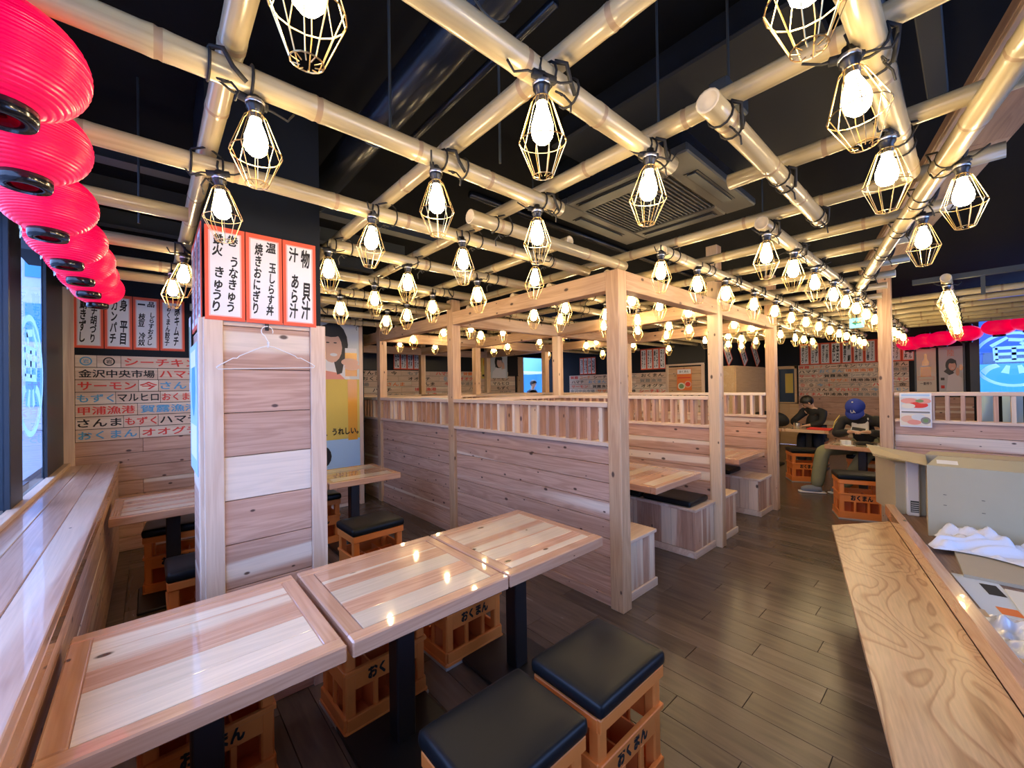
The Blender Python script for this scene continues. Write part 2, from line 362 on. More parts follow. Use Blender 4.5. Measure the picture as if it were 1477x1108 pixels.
# ------------------------------------------------------------------ the setting
XL, XF, YB, YF, ZC = -.57, 11.6, 8.1, -2.6, 3.05
def in_view(p, m=.06):
    v = cam.matrix_world.inverted() @ Vector(p)
    if v.z > -.05: return False
    x = v.x / -v.z * 589.632 / 1477; y = v.y / -v.z * 589.632 / 1477
    return abs(x) < .5 + m and abs(y) < .375 + m
bpy.context.view_layer.update()
fl = sroot('floor')
struct('floor_base', B().box(XL, YF, -.06, XF, YB, -.012).mesh('floor_base', 'grout'), fl)
fw, flen = .145, .91
cands = []; rest = B()
i = 0; x = XL + fw / 2
while x < XF:
    y = YF + ((i * .37) % 1) * flen - flen / 2
    while y < YB + flen / 2:
        y0, y1 = max(YF, y - flen / 2 + .0012), min(YB, y + flen / 2 - .0012)
        if y1 - y0 > .05:
            c = (x, (y0 + y1) / 2, 0)
            vis = in_view(c) or in_view((x, y0, 0)) or in_view((x, y1, 0))
            hid = (x < 2.2 and y > 4.4) or (x > 2.4 and y > 2.3) or x < -.2
            cands.append((vis and not hid, math.hypot(c[0], c[1]), x, y0, y1))
        y += flen
    x += fw; i += 1
cands.sort(key=lambda c: (not c[0], c[1]))
for k, (vis, d, x, y0, y1) in enumerate(cands):
    if vis and k < 285: plank('floor_plank', fl, y1 - y0, fw - .0024, .012, 'floor', (x, (y0 + y1) / 2, -.006), (0, 0, R(90)), .001)
    else: rest.box(x - fw / 2 + .0012, y0, -.012, x + fw / 2 - .0012, y1, 0)
tag(struct('floor_plank_field', rest.mesh('floor_plank_field', 'floor'), fl), kind='stuff')

box_st('ceiling', (XL - .3, YF - .2, ZC), (XF + .2, YB + .2, ZC + .1), 'ceil')
def planked_wall(name, origin, rot, length, z0, z1, mat='cedar', pw=.13, maxlen=1.82, thick=.02):
    """boards laid sideways on a wall, each a part of it"""
    w = sroot(name, origin, rot); n = max(1, round((z1 - z0) / pw)); h = (z1 - z0) / n
    for r in range(n):
        x = 0; off = (r % 3) * .5 * maxlen / 2
        cuts = [0.] + [c for c in [off + maxlen * q for q in range(0, 9)] if .15 < c < length - .15] + [length]
        for a, b in zip(cuts, cuts[1:]):
            plank('plank', w, b - a - .002, h - .003, thick, mat, ((a + b) / 2, z0 + h * (r + .5), thick / 2))
    return w
# left, window wall
box_st('wall_left', (XL - .2, YF, 0), (XL - .005, YB, .80), 'blackwall')
box_st('wall_left_upper', (XL - .2, YF, 2.62), (XL, 5.4, ZC), 'blackwall')
box_st('wall_left_end', (XL - .02, 4.56, .82), (XL + .005, 5.37, 2.62), 'frame')
w1 = sroot('window_1')
for a, b in ((-2.6, 3.44), (3.72, 4.56)):
    struct('pane', B().box(XL - .016, a, .86, XL - .010, b, 2.62).mesh('pane', 'glass'), w1)
for a, b in ((3.44, 3.72),):
    struct('mullion', B().box(XL - .16, a, .82, XL + .012, b, 2.62).mesh('mullion', 'frame', bevel=.004), w1)
plank('sill', w1, 7.9, .05, .03, 'trim', (XL + .02, 1.4, .868), VERT)
struct('sill_track', B().box(XL - .16, -2.6, .82, XL - .085, 4.56, .87).mesh('sill_track', 'frame'), w1)
struct('head_frame', B().box(XL - .16, -2.6, 2.56, XL - .02, 4.56, 2.62).mesh('head_frame', 'frame'), w1)
# round fish-mark film on the pane (ring and strokes)
def fish_mark(parent, loc, rot, r, name='window_mark', mirror=False):
    t = obj(name, None, parent, loc, rot, (-1, 1, 1) if mirror else None)
    ring = B(); n = 40
    for k in range(n):
        a, b = 2 * pi * k / n, 2 * pi * (k + 1) / n
        ring.add([(r * cos(a), r * sin(a), 0), (r * cos(b), r * sin(b), 0), (.90 * r * cos(b), .90 * r * sin(b), 0), (.90 * r * cos(a), .90 * r * sin(a), 0)], [(0, 1, 2, 3)])
    obj('mark_ring', ring.mesh('mark_ring', 'decal'), t)
    s = r
    st = B()
    def bar(x0, y0, x1, y1, w0, w1=None, n=5, bow=0.):
        w1 = w0 if w1 is None else w1; d = Vector((x1 - x0, y1 - y0)); q = Vector((-d.y, d.x)).normalized(); L_ = []; R_ = []
        for i in range(n + 1):
            f = i / n; p = Vector((x0, y0)) + d * f + q * bow * sin(pi * f); w = w0 + (w1 - w0) * f
            L_.append(p + q * w / 2); R_.append(p - q * w / 2)
        for i in range(n): st.add([(*[c * s for c in v], .0005) for v in (L_[i], L_[i + 1], R_[i + 1], R_[i])], [(0, 1, 2, 3)])
    bar(-.12, .80, -.52, .50, .10, .12); bar(-.1, .72, .34, .66, .12); bar(.34, .66, .18, .52, .12)
    bar(-.42, .42, .48, .42, .12); bar(-.42, .44, -.40, -.02, .12); bar(.48, .44, .44, -.02, .12)
    bar(-.42, .2, .46, .2, .10); bar(-.42, -.03, .46, -.03, .12); bar(.02, .42, .02, -.03, .11)
    bar(-.35, -.2, -.72, -.48, .16, .2, bow=-.06); bar(-.12, -.22, -.2, -.5, .1, .2); bar(.14, -.22, .22, -.5, .1, .2); bar(.42, -.2, .78, -.48, .14, .24, bow=.05)
    obj('mark_character', st.mesh('mark_character', 'decal'), t)
    return t
fish_mark(w1, (XL - .006, 4.10, 1.62), (R(90), 0, R(90)), .40, mirror=True)
# what stands outside the left window: paving, a facade across the street
st_ = sroot('trim_street'); struct('street_paving', B().box(-14, -12, -.12, XL - .2, 60, -.02).mesh('street_paving', 'street'), st_)
fc = thing('street_building', 'pale grey building across the street outside the left window', 'building', (-7.5, 6, 0))
obj('facade_wall', B().box(-.5, -9, 0, 0, 12, 2.0).mesh('facade_wall', 'facade'), fc)
for k in range(8): obj('facade_window', B().box(0, -8.4 + k * 2.5, .9, .04, -6.8 + k * 2.5, 1.7).mesh('facade_window', 'facade_d'), fc)
fe = thing('street_building', 'added tall pale building closing the street outside the left window', 'building', (-6.5, 26, 0))  # added to fill the pane with a pale tone instead of over-bright sky
obj('facade_wall', B().box(-5, 0, 0, 5.2, 6, 9).mesh('facade_wall', 'facade'), fe)
for k in range(3):
    for j in range(4): obj('facade_window', B().box(-4.5 + 2.4 * j, -.05, 1.0 + 2.7 * k, -3.0 + 2.4 * j, 0, 2.6 + 2.7 * k).mesh('facade_window', 'inkblue'), fe)
# back wall behind the window corner, with planks below and black above
box_st('wall_back_left', (XL - .02, 5.372, 0), (2.14, 5.5, ZC), 'blackwall')
planked_wall('wall_back_left_cladding', (XL + .07, 5.372, 0), ROTY, 2.12 - XL - .07, 0, 1.06)
plank('trim_1', None, 1.6, .075, .03, 'trim', (XL + .035, 5.34, 1.65), (R(90), R(90), 0))['kind'] = 'structure'
plank('trim_2', None, 2.45, .05, .05, 'trim', (2.085, 5.35, 1.225), (R(90), R(90), 0))['kind'] = 'structure'
box_st('wall_side', (2.0, 5.5, 0), (2.14, YB, ZC), 'blackwall')
box_st('wall_back', (2.0, YB + .022, 0), (7.45, YB + .12, ZC), 'blackwall')
box_st('wall_back_head', (7.45, YB + .022, 2.30), (8.7, YB + .12, ZC), 'blackwall')
planked_wall('wall_back_cladding', (2.14, YB + .022, 0), ROTY, 5.31, 0, 1.30)
plank('trim_3', None, 2.3, .22, .14, 'post', (7.5, YB + .05, 1.15), (R(90), R(90), 0))['kind'] = 'structure'
box_st('wall_far_left', (8.622, 3.4, 0), (8.75, YB + .1, ZC), 'blackwall')
planked_wall('wall_far_left_cladding', (8.622, YB, 0), ROTX, YB - 3.4, 0, 1.18)
box_st('wall_return', (8.7, 3.422, 0), (XF + .1, 3.5, ZC), 'blackwall')
planked_wall('wall_return_cladding', (8.6, 3.422, 0), ROTY, 3.0, 0, 1.30, 'lightply', .65)
box_st('wall_far', (XF + .022, -.02, 0), (XF + .15, 3.5, ZC), 'blackwall')
planked_wall('wall_far_cladding', (XF + .022, 2.76, 0), ROTX, 2.78, 0, 1.17)
planked_wall('wall_far_door_panel', (XF + .022, 3.4, 0), ROTX, .64, 0, .99, 'lightply', .5)
# far window with the blue street light
box_st('wall_far_right', (XF + .022, YF, 0), (XF + .15, -.02, 1.22), 'blackwall')
w2 = sroot('window_2')
struct('pane', B().box(XF + .06, YF, 1.25, XF + .066, -.06, ZC).mesh('pane', 'glass'), w2)
struct('frame_post', B().box(XF - .02, -.10, 1.2, XF + .15, .02, ZC).mesh('frame_post', 'frame'), w2)
struct('frame_rail', B().box(XF, YF, 1.2, XF + .15, -.02, 1.26).mesh('frame_rail', 'frame'), w2)
fish_mark(w2, (XF + .05, -.50, 1.86), ROTX, .50)
fb = thing('blue_lit_building', 'building outside the far right window, blue street light in its colour', 'building', (16.5, -3, 0))
obj('facade_wall', B().box(0, -8, -.1, .5, 6, 4.6).mesh('facade_wall', plain('blue_lit_facade', (.02, .075, .28), .8, noise=.1)), fb)  # blue of the lit street is put into the facade colour
for k in range(4): obj('facade_window', B().box(-.04, -6.5 + k * 2.6, 1.0, 0, -5 + k * 2.6, 2.2).mesh('facade_window', 'facade_d'), fb)
for k in range(2): obj('facade_board', B().box(-.08, -1.2 + k * 3.1, 1.1, 0, .2 + k * 3.1, 1.9).mesh('facade_board', plain('teal_board', (.03, .22, .30), .6)), fb)
# front wall behind the camera: a glazed shop front
box_st('wall_front', (XL - .2, YF - .1, 2.3), (XF + .15, YF, ZC), 'blackwall')
box_st('wall_front_left', (XL - .2, YF - .1, .35), (1.2, YF, 2.3), 'blackwall')
box_st('wall_front_right', (5.2, YF - .1, .35), (XF + .15, YF, 2.3), 'blackwall')
box_st('wall_front_low', (XL - .2, YF - .1, 0), (XF + .15, YF, .35), 'blackwall')
w3 = sroot('window_3')
struct('pane', B().box(1.2, YF - .05, .35, 5.2, YF - .044, 2.3).mesh('pane', 'glass'), w3)
for k in range(3): struct('mullion', B().box(1.2 + k * 1.95, YF - .1, .35, 1.3 + k * 1.95, YF + .02, 2.3).mesh('mullion', 'frame'), w3)
# kitchen beyond the opening in the corner
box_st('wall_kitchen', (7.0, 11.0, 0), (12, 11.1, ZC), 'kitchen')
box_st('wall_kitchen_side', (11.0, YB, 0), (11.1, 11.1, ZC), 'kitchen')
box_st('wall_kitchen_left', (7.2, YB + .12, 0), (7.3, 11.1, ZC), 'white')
kh = thing('kitchen_hood', 'blue lit steel extractor hood in the kitchen opening', 'hood', (9.2, 10.2, 2.0))
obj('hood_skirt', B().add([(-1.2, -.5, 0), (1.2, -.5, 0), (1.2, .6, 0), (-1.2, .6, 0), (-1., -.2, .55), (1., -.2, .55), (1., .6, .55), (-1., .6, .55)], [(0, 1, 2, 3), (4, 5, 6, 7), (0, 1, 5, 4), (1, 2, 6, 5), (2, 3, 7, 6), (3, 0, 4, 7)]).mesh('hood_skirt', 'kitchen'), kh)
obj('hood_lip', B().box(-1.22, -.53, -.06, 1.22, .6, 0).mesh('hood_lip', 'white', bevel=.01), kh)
kf = thing('kitchen_fridge', 'white kitchen fridge with two doors beyond the opening', 'fridge', (9.0, 10.55, 0))
obj('body', B().box(-.3, -.3, 0, .3, .35, 1.9).mesh('body', 'white', bevel=.015), kf)
for z0, z1 in ((.1, 1.0), (1.02, 1.85)): obj('door', B().box(-.29, -.33, z0, .29, -.3, z1).mesh('door', 'palebluep', bevel=.01), kf)
li = bpy.data.lights.new('kitchen_light', 'AREA'); li.energy = 14; li.color = (.55, .78, 1.); li.size = 1.2
lo = bpy.data.objects.new('kitchen_light', li); COL.objects.link(lo); lo.location = (8.9, 9.3, 2.95)

# ceiling services, all painted black
def service(name, label, cat, m): return tag(obj(name, m), label, cat)
d = thing('air_duct', 'fat round black air duct running over the tables', 'duct', (.86, 0, 2.82))
obj('tube', B().tube([(0, .9, 0), (0, 3.2, 0)], .085, 16).mesh('tube', 'blackgloss', True), d)
for y in (1.05, 2.0, 3.0):
    obj('strap', B().tube([(.088 * cos(a * pi / 8), y, .088 * sin(a * pi / 8)) for a in range(16)], .004, 4, closed=True).mesh('strap', 'steel'), d)
service('conduit', 'thin black conduit pipe beside the fat round duct', 'pipe', B().tube([(1.02, .9, 2.78), (1.02, 2.0, 2.78), (1.1, 2.02, 2.78), (3.1, 2.02, 2.78)], .018, 8).mesh('conduit', 'blackgloss', True))
service('water_pipe', 'long black pipe along the ceiling behind the cassette unit', 'pipe', B().tube([(1.9, 2.6, 3.022), (8.0, 2.6, 3.022)], .03, 8).mesh('water_pipe', 'blackgloss', True))
service('drain_pipe', 'black pipe hung above the lantern row', 'pipe', B().tube([(-.4, 4.6, 3.025), (1.9, 4.6, 3.025)], .025, 8).mesh('drain_pipe', 'blackgloss', True))
service('ceiling_beam', 'flat grey steel beam above the short poles at the top right', 'beam', B().box(.9, .05, 2.82, 2.75, .12, 2.86).mesh('ceiling_beam', 'steel', bevel=.004))
service('ceiling_pipe', 'grey round pipe beside the flat steel beam', 'pipe', B().tube([(1.0, .19, 2.83), (3.4, .22, 2.83)], .022, 10).mesh('ceiling_pipe', 'steel', True))
for k, (y, z) in enumerate(((3.1, 2.78), (3.9, 2.86), (4.7, 2.9))):
    service('ceiling_joist', ORD[k] + ' black steel joist beyond the wooden column', 'joist', B().box(-.5, y - .05, z - .02, 2.0, y + .05, z - .015).box(-.5, y - .003, z - .015, 2.0, y + .003, z + .12).mesh('ceiling_joist', 'steel'))
rodm = B().tube([(0, 0, 0), (0, 0, -.72)], .005, 6).mesh('hanging_rod', 'steel')
for k, (x, y) in enumerate(((.02, 1.0), (.62, 1.3), (.98, 1.15), (1.5, .8), (-.03, 2.7), (3.2, .95), (2.1, 2.1))):
    tag(obj('hanging_rod', rodm, None, (x, y, ZC)), ORD[k] + ' thin threaded rod hanging from black ceiling, nearest first', 'rod', 'hanging rods')
bk = thing('ceiling_bracket', 'small black box bracket hanging above the cassette unit', 'bracket', (1.72, .62, 2.62))
obj('box', B().box(-.11, -.035, -.03, .11, .035, .03).mesh('box', 'steel', bevel=.006), bk)
obj('drop_rod', B().tube([(0, 0, .03), (0, 0, .43)], .005, 6).mesh('drop_rod', 'steel'), bk)
# cassette air conditioner
ac = thing('ceiling_cassette', 'dark grey square cassette air conditioner between the bamboo poles', 'air conditioner', (2.57, 1.45, 2.70))
obj('casing', B().box(-.44, -.44, .05, .44, .44, .35).mesh('casing', 'blackgloss', bevel=.01), ac)
pn = B()
for a, b, c, e in ((-.5, -.5, .5, -.31), (-.5, .31, .5, .5), (-.5, -.31, -.31, .31), (.31, -.31, .5, .31)): pn.box(a, b, 0, c, e, .05)
obj('panel', pn.mesh('panel', 'acgrey', bevel=.008), ac)
g = obj('grille', B().box(-.31, -.31, .03, .31, .31, .05).mesh('grille', 'black'), ac)
for k in range(22): obj('grille_slat', boxmesh(.60, .010, .014, 'acgrey', .002), g, (0, -.285 + k * .0271, .012))
for k in range(4):
    a = k * pi / 2; m = Matrix.Rotation(a, 4, 'Z')
    obj('air_slot', B().box(-.27, .37, -.004, .27, .45, .002, mat=m).mesh('air_slot', 'black'), ac)
    obj('louvre', B().box(-.26, .385, -.012, .26, .435, -.006, mat=m).mesh('louvre', 'steel'), ac)
up = thing('ceiling_panel', 'large dark blue ceiling duct box above the cassette unit', 'duct', (2.3, 1.25, 2.88))
obj('duct_side', B().box(-.55, -.9, 0, .75, .35, .02).mesh('duct_side', 'blackwall', bevel=.01), up)
obj('duct_top', B().box(-.5, -.85, .02, .7, .3, .17).mesh('duct_top', 'blackwall'), up)

# ------------------------------------------------------------------ booths
PX = (2.36, 3.95, 5.55); PY = (1.585, 3.55, 5.30, 7.05)
ROWN = ('along the aisle', 'in the second line from the aisle', 'in the third line from the aisle', 'in the line nearest the back wall')
COLN = ('left', 'middle', 'right')
def post(label, x, y, h=2.27, w=.10): 
    return tag(plank('booth_post', None, h, w, w, 'post', (x, y, h / 2), (0, R(-90), 0), .004), label, 'post', 'square cedar posts of the booths')
for j, y in enumerate(PY):
    for i, x in enumerate(PX):
        post(COLN[i] + ' square knotty cedar post of the booths ' + ROWN[j], x, y, 2.27 if (i, j) == (0, 0) else (2.78 if j == 0 else 2.40))
def beam(label, a, b, z=2.205, h=.13, w=.095):
    d = Vector(b) - Vector(a); L = d.length
    return tag(plank('booth_beam', None, L, h, w, 'post', ((a[0] + b[0]) / 2, (a[1] + b[1]) / 2, z), (R(90), 0, math.atan2(d.y, d.x)), .004), label, 'beam', 'cedar beams of the booths')
for i, x in enumerate(PX):
    for j in range(3):
        beam(COLN[i] + ' cedar beam joining the ' + ('first', 'second', 'third')[j] + ' and ' + ('second', 'third', 'fourth')[j] + ' booth posts back from the aisle', (x, PY[j] + .05), (x, PY[j + 1] - .05))
for j, y in enumerate(PY):
    for i in range(2):
        beam(('left', 'right')[i] + ' cedar cross beam between booth posts ' + ROWN[j], (PX[i] + .05, y), (PX[i + 1] - .05, y))
def partition(label, loc, rot, L, planks=8, rail=True):
    t = thing('booth_partition', label, 'partition', loc, rot, 'slatted cedar booth partitions')
    h = (1.085 - .07) / planks
    for k in range(planks): plank('plank', t, L, h - .004, .036, 'cedar', (L / 2, .07 + h * (k + .5), 0))
    plank('skirting', t, L, .07, .056, 'cedar', (L / 2, .035, 0))
    plank('sub_rail', t, L, .03, .10, 'trim', (L / 2, 1.10, 0), bev=.004)
    if rail:
        plank('top_rail', t, L, .035, .11, 'trim', (L / 2, 1.368, 0), bev=.004)
        n = int((L - .06) / .1)
        for k in range(n): obj('slat', boxmesh(.236, .03, .09, 'cedar_v', .002), t, ((k + .5 + ((L / .1) % 1) / 2) * .1 + .02, 1.2325, 0), VERT)
    return t
for i, x in enumerate(PX):
    for j in range(3):
        L = PY[j + 1] - PY[j] - .10
        partition(COLN[i] + ' slatted cedar partition running back from the ' + ('aisle', 'second line of posts', 'third line of posts')[j], (x, PY[j + 1] - .05, 0), ROTX, L)
for j in (1, 2, 3):
    for i in range(2):
        L = PX[i + 1] - PX[i] - .10
        partition(('left', 'right')[i] + ' slatted cedar partition closing the ' + ('', 'first', 'second', 'third')[j] + ' row of booths', (PX[i] + .05, PY[j], 0), ROTY, L, 6)
# box benches in the booths: clad with upright boards
def bench(label, x0, x1, y0, y1, face):
    t = thing('booth_bench', label, 'bench', (0, 0, 0), (0, 0, 0), 'cedar box benches in the booths')
    t.location = ((x0 + x1) / 2, y0, 0); hw = (x1 - x0) / 2; L = y1 - y0
    obj('seat_board', B().box(-hw - .012, -.012, .395, hw + .012, L, .42).mesh('seat_board', 'trim', bevel=.003), t)
    obj('carcass', B().box(-hw + .02, .02, .0, hw - .02, L, .394).mesh('carcass', 'darkwood'), t)
    n = 5; w = 2 * hw / n
    for k in range(n): obj('plank', boxmesh(.335, w - .002, .018, 'cedar_v', .002), t, (-hw + w * (k + .5), .009, .2275), (R(90), R(90), 0))
    n = max(1, round((L - .02) / .1)); w = (L - .02) / n
    for k in range(n): obj('plank', boxmesh(.335, w - .002, .018, 'cedar_v', .002), t, (face * (hw - .009), .02 + w * (k + .5), .2275), (0, R(90), 0))
    obj('skirting', B().box(-hw - .012, -.014, 0, hw + .012, .004, .06).box(face * hw - .006 + face * .008, .004, 0, face * hw + .006 + face * .008, L, .06).mesh('skirting', 'trim', bevel=.003), t)
    return t
bench('cedar box bench against the right side of the nearest long partition', 2.42, 2.83, 1.60, 3.48, 1)
bench('cedar box bench with large black cushion left of the middle aisle post', 3.50, 3.885, 1.60, 3.48, -1)
bench('cedar box bench just right of the middle aisle post', 4.02, 4.42, 1.60, 3.48, 1)
bench('cedar box bench left of the right aisle post', 5.12, 5.485, 1.60, 3.48, -1)
def rounded_cushion(name, w, d, h, mat='leather'):
    bm = bmesh.new(); bmesh.ops.create_cube(bm, size=1)
    for v in bm.verts: v.co = Vector((v.co.x * w, v.co.y * d, (v.co.z + .5) * h))
    bmesh.ops.bevel(bm, geom=[e for e in bm.edges], offset=h * .42, segments=3, profile=.6, affect='EDGES')
    bmesh.ops.subdivide_edges(bm, edges=[e for e in bm.edges if e.calc_length() > .12], cuts=5, use_grid_fill=True)
    for v in bm.verts:
        if v.co.z > h * .8:
            v.co.z += h * .14 * (1 - min(1, abs(v.co.x) / w * 2) ** 4) * (1 - min(1, abs(v.co.y) / d * 2) ** 4)
    me = bpy.data.meshes.new(name); bm.to_mesh(me); bm.free(); me.materials.append(M[mat]); me.polygons.foreach_set('use_smooth', [True] * len(me.polygons)); return me
BENCH_CUSH = rounded_cushion('bench_cushion', .37, .46, .05)
for lab, x, y in (('black vinyl bench cushion on the box bench beside the middle aisle post', 3.69, 1.87), ('second black vinyl bench cushion behind the one beside the middle post', 3.69, 2.36),
                  ('black vinyl bench cushion half hidden behind the nearest aisle post', 2.62, 2.05), ('black vinyl bench cushion left of the right aisle post', 5.3, 2.15), ('black vinyl bench cushion right of middle aisle post', 4.22, 2.15)):
    tag(obj('bench_cushion', BENCH_CUSH, None, (x, y, .421)), lab, 'cushion', 'black cushions on the box benches')

# ------------------------------------------------------------------ tables
def make_table(w, d, nb=5, fr=.055, th=.055, leg=True, h=.70):
    t = thing('dining_table', 'x', 'table', (0, 0, 0), (0, 0, 0), 'varnished cedar tables')
    top = obj('tabletop', B().box(-w / 2 + .01, -d / 2 + .01, h - th + .004, w / 2 - .01, d / 2 - .01, h - .012).mesh('tabletop', 'tableframe'), t)
    for s in (-1, 1):
        plank('edge_rail', top, w, fr, th, 'tableframe', (0, s * (d - fr) / 2, h - th / 2), bev=.005)
        plank('edge_rail', top, d - 2 * fr, fr, th, 'tableframe', (s * (w - fr) / 2, 0, h - th / 2), VERT, .005)
    bw = (d - 2 * fr) / nb
    for k in range(nb): plank('board', top, w - 2 * fr - .001, bw - .0012, .014, 'table', (0, -d / 2 + fr + bw * (k + .5), h - .0078), bev=.0007)
    if leg:
        obj('column_leg', B().box(-.042, -.042, .02, .042, .042, h - th + .003).mesh('column_leg', 'black', bevel=.006), t)
        obj('base_plate', B().box(-.2, -.24, 0, .2, .24, .022).mesh('base_plate', 'black', bevel=.006), t)
        obj('top_plate', B().box(-.16, -.2, h - th - .008, .16, .2, h - th + .003).mesh('top_plate', 'black'), t)
    return t
tb = make_table(.655, .665); index_kids(tb)
row1 = (.132, .805, 1.468)
labs = ('varnished cedar table at the near left against the window counter', 'middle varnished cedar table of the near row', 'right end varnished cedar table of the near row')
for k, x in enumerate(row1):
    o = tb if k == 0 else copy_tree(tb)
    o.location = (x, 1.645, 0); relabel(o, labs[k])
for k, x in enumerate((.13, .805, 1.47)):
    o = copy_tree(tb); o.location = (x, 3.975, 0)
    relabel(o, ('varnished cedar table behind the column against the window counter', 'middle varnished cedar table of the row hidden behind the column', 'varnished cedar table before the hanging banner')[k])
bt = make_table(.80, 1.45, 6); relabel(bt, 'long varnished cedar table in the left aisle booth'); bt.location = (3.33, 2.36, 0)
index_kids(bt)
for lab, x, y in (('long varnished cedar table in the right aisle booth', 5.02, 2.36), ('long varnished cedar table in the left booth of the second row', 3.15, 4.43), ('long varnished cedar table in the right booth of the second row', 4.75, 4.43)):
    o = copy_tree(bt); o.location = (x, y, 0); relabel(o, lab)
rt = copy_tree(tb); rt.location = (6.80, .94, 0); relabel(rt, 'varnished table at which the person in the blue cap sits')
rt = copy_tree(tb); rt.location = (8.62, 1.90, 0); relabel(rt, 'varnished table with a red tray, farther along the aisle')
rt = copy_tree(tb); rt.location = (8.62, 2.57, 0); relabel(rt, 'varnished table with a dark bag by the far door')

# ------------------------------------------------------------------ crate stools and cushions
def make_crate():
    W_, D_, H_ = .385, .285, .43
    t = thing('crate_stool', 'x', 'crate', (0, 0, 0), (0, 0, 0), 'orange bottle crates used as stools')
    hw, hd = W_ / 2, D_ / 2
    pm = B().box(-.0225, -.0225, .02, .0225, .0225, H_ - .03).mesh('corner_post', 'orange', bevel=.006)
    for sx in (-1, 1):
        for sy in (-1, 1): obj('corner_post', pm, t, (sx * (hw - .0225), sy * (hd - .0225), 0))
    rim = B()
    for z0, z1, g in ((H_ - .045, H_, .006), (H_ - .165, H_ - .145, .005), (.03, .085, .0)):
        for s in (-1, 1):
            rim.box(-hw - g, s * hd - .006 - g * (s < 0) * 0 - .006, z0, hw + g, s * hd + .006, z1)
            rim.box(s * hw - .010, -hd, z0, s * hw + .006 + g * .2, hd, z1)
    obj('rim', rim.mesh('rim', 'orange', bevel=.003), t)
    obj('base_rim', B().box(-hw - .012, -hd - .012, 0, hw + .012, hd + .012, .034).mesh('base_rim', 'orange', bevel=.008), t)
    obj('foot', B().box(-hw - .013, -hd - .013, 0, hw + .013, hd + .013, .014).mesh('foot', 'greybase'), t)
    for s in (-1, 1):
        f = obj('text_panel', B().box(-hw + .04, -.004, .19, hw - .04, .004, .285).mesh('text_panel', 'orange', bevel=.002), t, (0, s * (hd - .004), 0))
        obj('lettering', textmesh('おくまん', 'ink', bold=.05), f, (0, s * .0052, .237), (R(90), 0, R(0) if s < 0 else R(180)), (.19, .062, 1))
        f2 = obj('end_panel', B().box(-.004, -hd + .04, .19, .004, hd - .04, .285).mesh('end_panel', 'orange', bevel=.002), t, (s * (hw - .004), 0, 0))
        for k in (-1, 1): obj('divider', B().box(k * .058 - .011, -.008, .07, k * .058 + .011, .006, .2).mesh('divider', 'orange', bevel=.003), t, (0, s * (hd - .006), 0))
        obj('divider', B().box(-.008, -.011, .07, .006, .011, .2).mesh('divider', 'orange', bevel=.003), t, (s * (hw - .006), 0, 0))
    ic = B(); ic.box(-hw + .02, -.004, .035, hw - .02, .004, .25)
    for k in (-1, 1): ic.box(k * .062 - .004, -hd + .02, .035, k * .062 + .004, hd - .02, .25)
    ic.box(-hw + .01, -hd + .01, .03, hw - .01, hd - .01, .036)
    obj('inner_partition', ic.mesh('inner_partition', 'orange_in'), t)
    return t
cr = make_crate(); index_kids(cr)
CUSH = rounded_cushion('seat_cushion', .415, .325, .055)
first = [True]
def stool(x, y, rz, what):
    o = cr if first[0] else copy_tree(cr); first[0] = False
    o.location = (x, y, 0); o.rotation_euler = (0, 0, rz); relabel(o, 'orange bottle crate stool ' + what)
    tag(obj('seat_cushion', CUSH, None, (x, y, .431), (0, 0, rz)), 'black cushion on the crate ' + what, 'cushion', 'black cushions on the crate stools')
stool(1.265, .955, 0, 'nearest the aisle in front of the right end table')
stool(.795, .955, 0, 'in front of the middle near table')
stool(.25, .93, 0, 'in front of the left near table, at the picture bottom')
stool(1.365, 2.03, R(2), 'behind the right end table of the near row')
stool(.81, 1.95, R(2), 'behind the middle table of the near row')
stool(.16, 1.96, R(2), 'behind the left table of the near row')
stool(1.285, 3.13, R(2), 'in front of the table before the banner')
stool(1.20, 4.28, R(0), 'behind the table before the banner')
stool(.17, 4.18, R(-5), 'by the back wall behind the window corner table')
stool(.27, 3.14, R(0), 'in front of the window corner table')
stool(5.87, .86, R(-69), 'standing empty in front of the capped person')
stool(7.50, 1.73, R(-60), 'standing between the two occupied tables')
stool(7.42, .98, R(-90), 'under the person in the blue cap')
stool(9.10, 1.95, R(-90), 'under the person in the black hooded top')
stool(7.9, 2.5, R(-80), 'beside the table with the dark bag')

# ------------------------------------------------------------------ column clad in cedar, counter, hanger
CX0, CX1, CY0, CY1 = .182, .688, 2.25, 2.85
col = tag(obj('column', None, None, ((CX0 + CX1) / 2, CY0, 0)), 'square black column clad in cedar boards up to the menu strips', 'column')
hw = (CX1 - CX0) / 2
obj('core', B().box(-hw + .012, .012, 0, hw - .012, CY1 - CY0, ZC).mesh('core', 'blackwall'), col)
n = 9; h = 1.80 / n
for k in range(n):
    plank('plank', col, 2 * hw - .14, h - .003, .014, 'cedar', (0, .006, h * (k + .5)), (R(90), 0, 0))
    plank('plank', col, CY1 - CY0 - .1, h - .003, .014, 'cedar', (-hw + .006, (CY1 - CY0) / 2, h * (k + .5)), (R(90), 0, R(-90)))
for s in (-1, 1): plank('corner_trim', col, 1.83, .072, .04, 'trim', (s * (hw - .034), .004, .915), (R(90), R(90), 0))
plank('corner_trim', col, 1.83, .05, .04, 'trim', (-hw + .002, .03, .915), (0, R(90), 0))
plank('top_trim', col, 2 * hw - .14, .03, .02, 'trim', (0, .004, 1.815), (R(90), 0, 0))
ctr = thing('window_counter', 'long cedar counter under the left window', 'counter', (-.385, 1.4, 0))
bw = .352 / 3
for k in range(3):
    plank('board', ctr, 7.86, bw - .0015, .038, 'counter', (-.176 + bw * (k + .5), 0, .837), VERT, .003)
for k in range(6): plank('front_plank', ctr, 7.86, .134, .018, 'cedar', (.158, 0, .068 + .1355 * k), (R(90), 0, R(90)))
